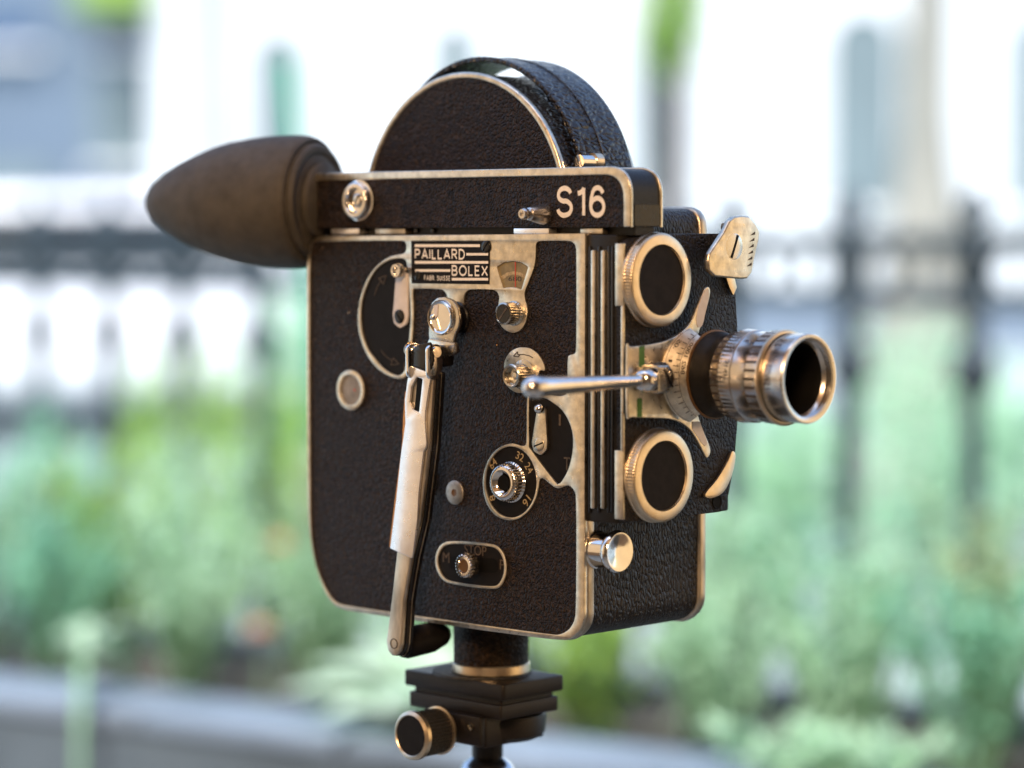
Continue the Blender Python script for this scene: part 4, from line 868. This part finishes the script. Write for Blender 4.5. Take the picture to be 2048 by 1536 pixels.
shrub('shrub', 300, 6.8, .30, .92, 'leaf_bright', 'yellow-green shrub behind the railing, left of the tallest yellow-green one', 420, .06)
shrub('shrub', 545, 7.2, .34, .80, 'leaf_bright', 'low yellow-green shrub close to the rear edge of the film camera', 420, .08)
shrub('shrub', 590, 10.5, .55, 1.05, 'leaf_sage', 'grey-green shrub farther off beside the rear edge of the film camera')
shrub('shrub', 120, 6.5, .40, .66, 'leaf_teal', 'blue-green low shrub at the far left behind the railing')
shrub('shrub', 1560, 8.0, .55, .72, 'leaf_sage', 'grey-green shrub behind the railing to the right of the lens')
shrub('shrub', 1845, 7.6, .75, .98, 'leaf_sage', 'tall grey-green shrub in front of the beige lamp post', 620, .08)
shrub('shrub', 1990, 8.5, .55, .74, 'leaf_sage', 'low grey-green shrub at the far right edge behind the railing')
# ---- posts and sapling
def post(name, px, d, prof, mat, label, cat):
    p = at(px, 468, d); root = empty(name, (p.x, p.y, 0)); tag(root, label, cat)
    link('shaft', lathe_mesh(prof, 24), mat, root); return root
lp = post('lamp_post', 1853, 9.0, [(.25, 0), (.25, .25), (.21, .30), (.20, .85), (.17, 1.02), (.14, 1.22), (.105, 1.38), (.085, 1.55), (.078, 2.4), (.07, 4.2)], 'post_beige', 'pale beige lamp post with a flared base at the right', 'lamp post')
link('lantern', lathe_mesh([(.05, 4.2), (.17, 4.35), (.20, 4.75), (.06, 4.95), (.02, 5.05)], 16), 'frame_white', lp)
g0 = at(705, 1280, 2.72); g1_ = at(571, 122, 2.70); root = empty('garden_stake', (g0.x, g0.y, PZ - .05)); tag(root, 'thin teal green garden stake rising behind the eyecup', 'stake')
link('stake', tube_mesh([(0, 0, 0), (g1_ - Vector((g0.x, g0.y, PZ - .05))) * .5, g1_ - Vector((g0.x, g0.y, PZ - .05))], .0065, 10), 'post_teal', root)
p = at(1340, 468, 6.0); root = empty('sapling', (p.x, p.y, 0)); tag(root, 'young tree with dark trunk and small green crown right of the film camera', 'tree')
link('trunk', tube_mesh([(0, 0, 0), (.008, 0, .6), (0, .008, 1.1), (.006, 0, 1.62)], [.052, .046, .042, .034], 14), 'bark', root)
bm = bmesh.new()
for k in range(700):
    u = Vector((random.gauss(0, 1), random.gauss(0, 1), random.gauss(0, 1))).normalized() * random.random() ** .4
    leaf_faces(bm, Vector((u.x * .085, u.y * .085, 1.70 + u.z * .17)), Vector((random.gauss(0, 1), random.gauss(0, 1), random.gauss(0, 1))), Vector((0, 0, 1)), .035, .018)
me = bpy.data.meshes.new('crown'); bm.to_mesh(me); bm.free(); link('crown', me, 'leaf_bright', root, False)
# ---- parked cars
def car(px, d, paint, label, rz, van=False):
    p = at(px, 468, d); root = empty('parked_car', (p.x, p.y, .004), rz); tag(root, label, 'car', 'cars parked along the street')
    H = 1.85 if van else 1.42
    prof = [(-2.1, .30), (-2.12, .62), (-2.0, .82), (-1.15, .92), (-.55, H), (.95, H), (1.65, .95), (2.05, .90), (2.12, .60), (2.1, .30)] if not van else [(-2.1, .30), (-2.15, .75), (-1.9, 1.0), (-1.35, 1.1), (-.85, H), (2.05, H), (2.12, .6), (2.1, .30)]
    me = shape_mesh([round_loop(prof, .12, 3)], 1.66, .08, 2); me.transform(Matrix(((1, 0, 0, 0), (0, 0, -1, .83), (0, 1, 0, 0), (0, 0, 0, 1)))); link('body', me, paint, root)
    gl = [(-1.0, .96), (-.50, H - .08), (.90, H - .08), (1.45, .98)] if not van else [(-1.2, 1.14), (-.82, H - .1), (.3, H - .1), (.3, 1.14)]
    for y_ in (-.838, .818):
        me = shape_mesh([round_loop(gl, .06, 3)], .02); me.transform(Matrix(((1, 0, 0, 0), (0, 0, -1, y_ + .02), (0, 1, 0, 0), (0, 0, 0, 1)))); link('side_window', me, 'car_glass', root)
    for x_ in (-1.32, 1.30):
        for y_ in (-.80, .66):
            me = lathe_mesh([(.20, 0), (.31, .02), (.31, .14), (.2, .16)], 24); me.transform(Matrix(((1, 0, 0, x_), (0, 0, -1, y_ + .15), (0, 1, 0, .306), (0, 0, 0, 1)))); w = link('wheel', me, 'tyre', root)
            me = lathe_mesh([(.19, 0), (.17, .01), (0, .03)], 20); me.transform(Matrix(((1, 0, 0, x_), (0, 0, -1, y_ - .012 if y_ < 0 else y_ + .16), (0, 1, 0, .306), (0, 0, 0, 1)))); link('hubcap', me, 'frame_white', w)
    for y_ in (-.6, .6): link('headlight', box_mesh((-2.125, y_ - .14, .62), (-2.06, y_ + .14, .74), .02), 'frame_white', root)
car(120, 16.0, 'car_white', 'white parked car beyond the railing at the far left', .06)
# ---- buildings across the street
def building(name, x0, x1, y0, h, wall, label): 
    root = empty(name, ((x0 + x1) / 2, y0, 0)); tag(root, label, 'building'); return root, (x0 + x1) / 2
FYB = 24.5
bl_, cx = building('white_building', -3.25, 30.0, FYB, 9, 'stucco_white', 'bright white building with arched windows across the street')
def bpart(root, cx, name, lo, hi, mat, bev=0): return link(name, box_mesh((lo[0] - cx, lo[1] - FYB, lo[2]), (hi[0] - cx, hi[1] - FYB, hi[2]), bev), mat, root)
bpart(bl_, cx, 'wall', (-3.25, FYB, 0), (30, FYB + 6, 9), 'stucco_white'); bpart(bl_, cx, 'plinth', (-2.70, FYB - .06, 0), (30, FYB - .002, .62), 'stone_coping')
bpart(bl_, cx, 'pilaster', (-3.25, FYB - .25, 0), (-2.82, FYB - .002, 9), 'stucco_white'); bpart(bl_, cx, 'cornice', (-3.3, FYB - .3, 8.8), (30, FYB - .002, 9.2), 'stucco_white')
dp = tube_mesh([(-2.74 - cx, -.09, .63), (-2.74 - cx, -.09, 8.7)], .055, 10); link('downpipe', dp, 'bark', bl_)
def arched(px, wpx, ytop, ybot):
    x = (px - 1024) / FPX * FYB; w = wpx / FPX * FYB; zt = CAMZ + (468 - ytop) / FPX * FYB; zb = max(.66, CAMZ + (468 - ybot) / FPX * FYB)
    lp = [(-w / 2, zb), (w / 2, zb), (w / 2, zt - w / 2)] + [(w / 2 * math.cos(a), zt - w / 2 + w / 2 * math.sin(a)) for a in [math.pi * i / 14 for i in range(1, 14)]] + [(-w / 2, zt - w / 2)]
    sc2 = [(p[0] * 1.14, (p[1] - zb) * 1.03 + zb - .03) for p in lp]
    M = Matrix(((1, 0, 0, x - cx), (0, 0, -1, -.004), (0, 1, 0, 0), (0, 0, 0, 1)))
    me = shape_mesh([sc2, lp], .05); me.transform(M); f = link('window', me, 'frame_white', bl_)
    me = shape_mesh([lp], .012); me.transform(M); link('pane', me, 'glass_grey', f)
    link('sill', box_mesh((x - cx - w * .6, -.12, zb - .09), (x - cx + w * .6, -.056, zb - .035)), 'frame_white', f)
for a in ((1722, 150, 18, 420), (910, 92, 40, 330), (1320, 120, 30, 400), (2080, 150, 18, 420), (560, 110, 60, 380)): arched(*a)
b2, cx2 = building('blue_building', -30, -3.26, FYB, 7, 'stucco_blue', 'blue-grey building with dark blue windows at the left')
bpart(b2, cx2, 'wall', (-30, FYB + .3, 0), (-3.26, FYB + 6, 7.5), 'stucco_blue')
for px0, px1, y0, y1 in ((-60, 72, 25, 95), (198, 312, 30, 100), (-60, 90, 330, 440), (180, 300, 150, 330)):
    xa, xb = (px0 - 1024) / FPX * FYB, (px1 - 1024) / FPX * FYB; za, zb = CAMZ + (468 - y1) / FPX * FYB, CAMZ + (468 - y0) / FPX * FYB
    f = bpart(b2, cx2, 'window', (xa, FYB + .24, za), (xb, FYB + .298, zb), 'glass_blue' if y0 < 100 else 'glass_grey')
    bpart(f, 0, 'sill', (xa - cx2 - .05, FYB + .15, za - .07), (xb - cx2 + .05, FYB + .296, za - .002), 'frame_white')
for px0, px1 in ((170, 318),):
    xa, xb = (px0 - 1024) / FPX * FYB, (px1 - 1024) / FPX * FYB; zc = CAMZ + (468 - 26) / FPX * FYB
    bpart(b2, cx2, 'awning', (xa, FYB - .5, zc), (xb, FYB + .29, zc + .45), 'awning_green', .02)
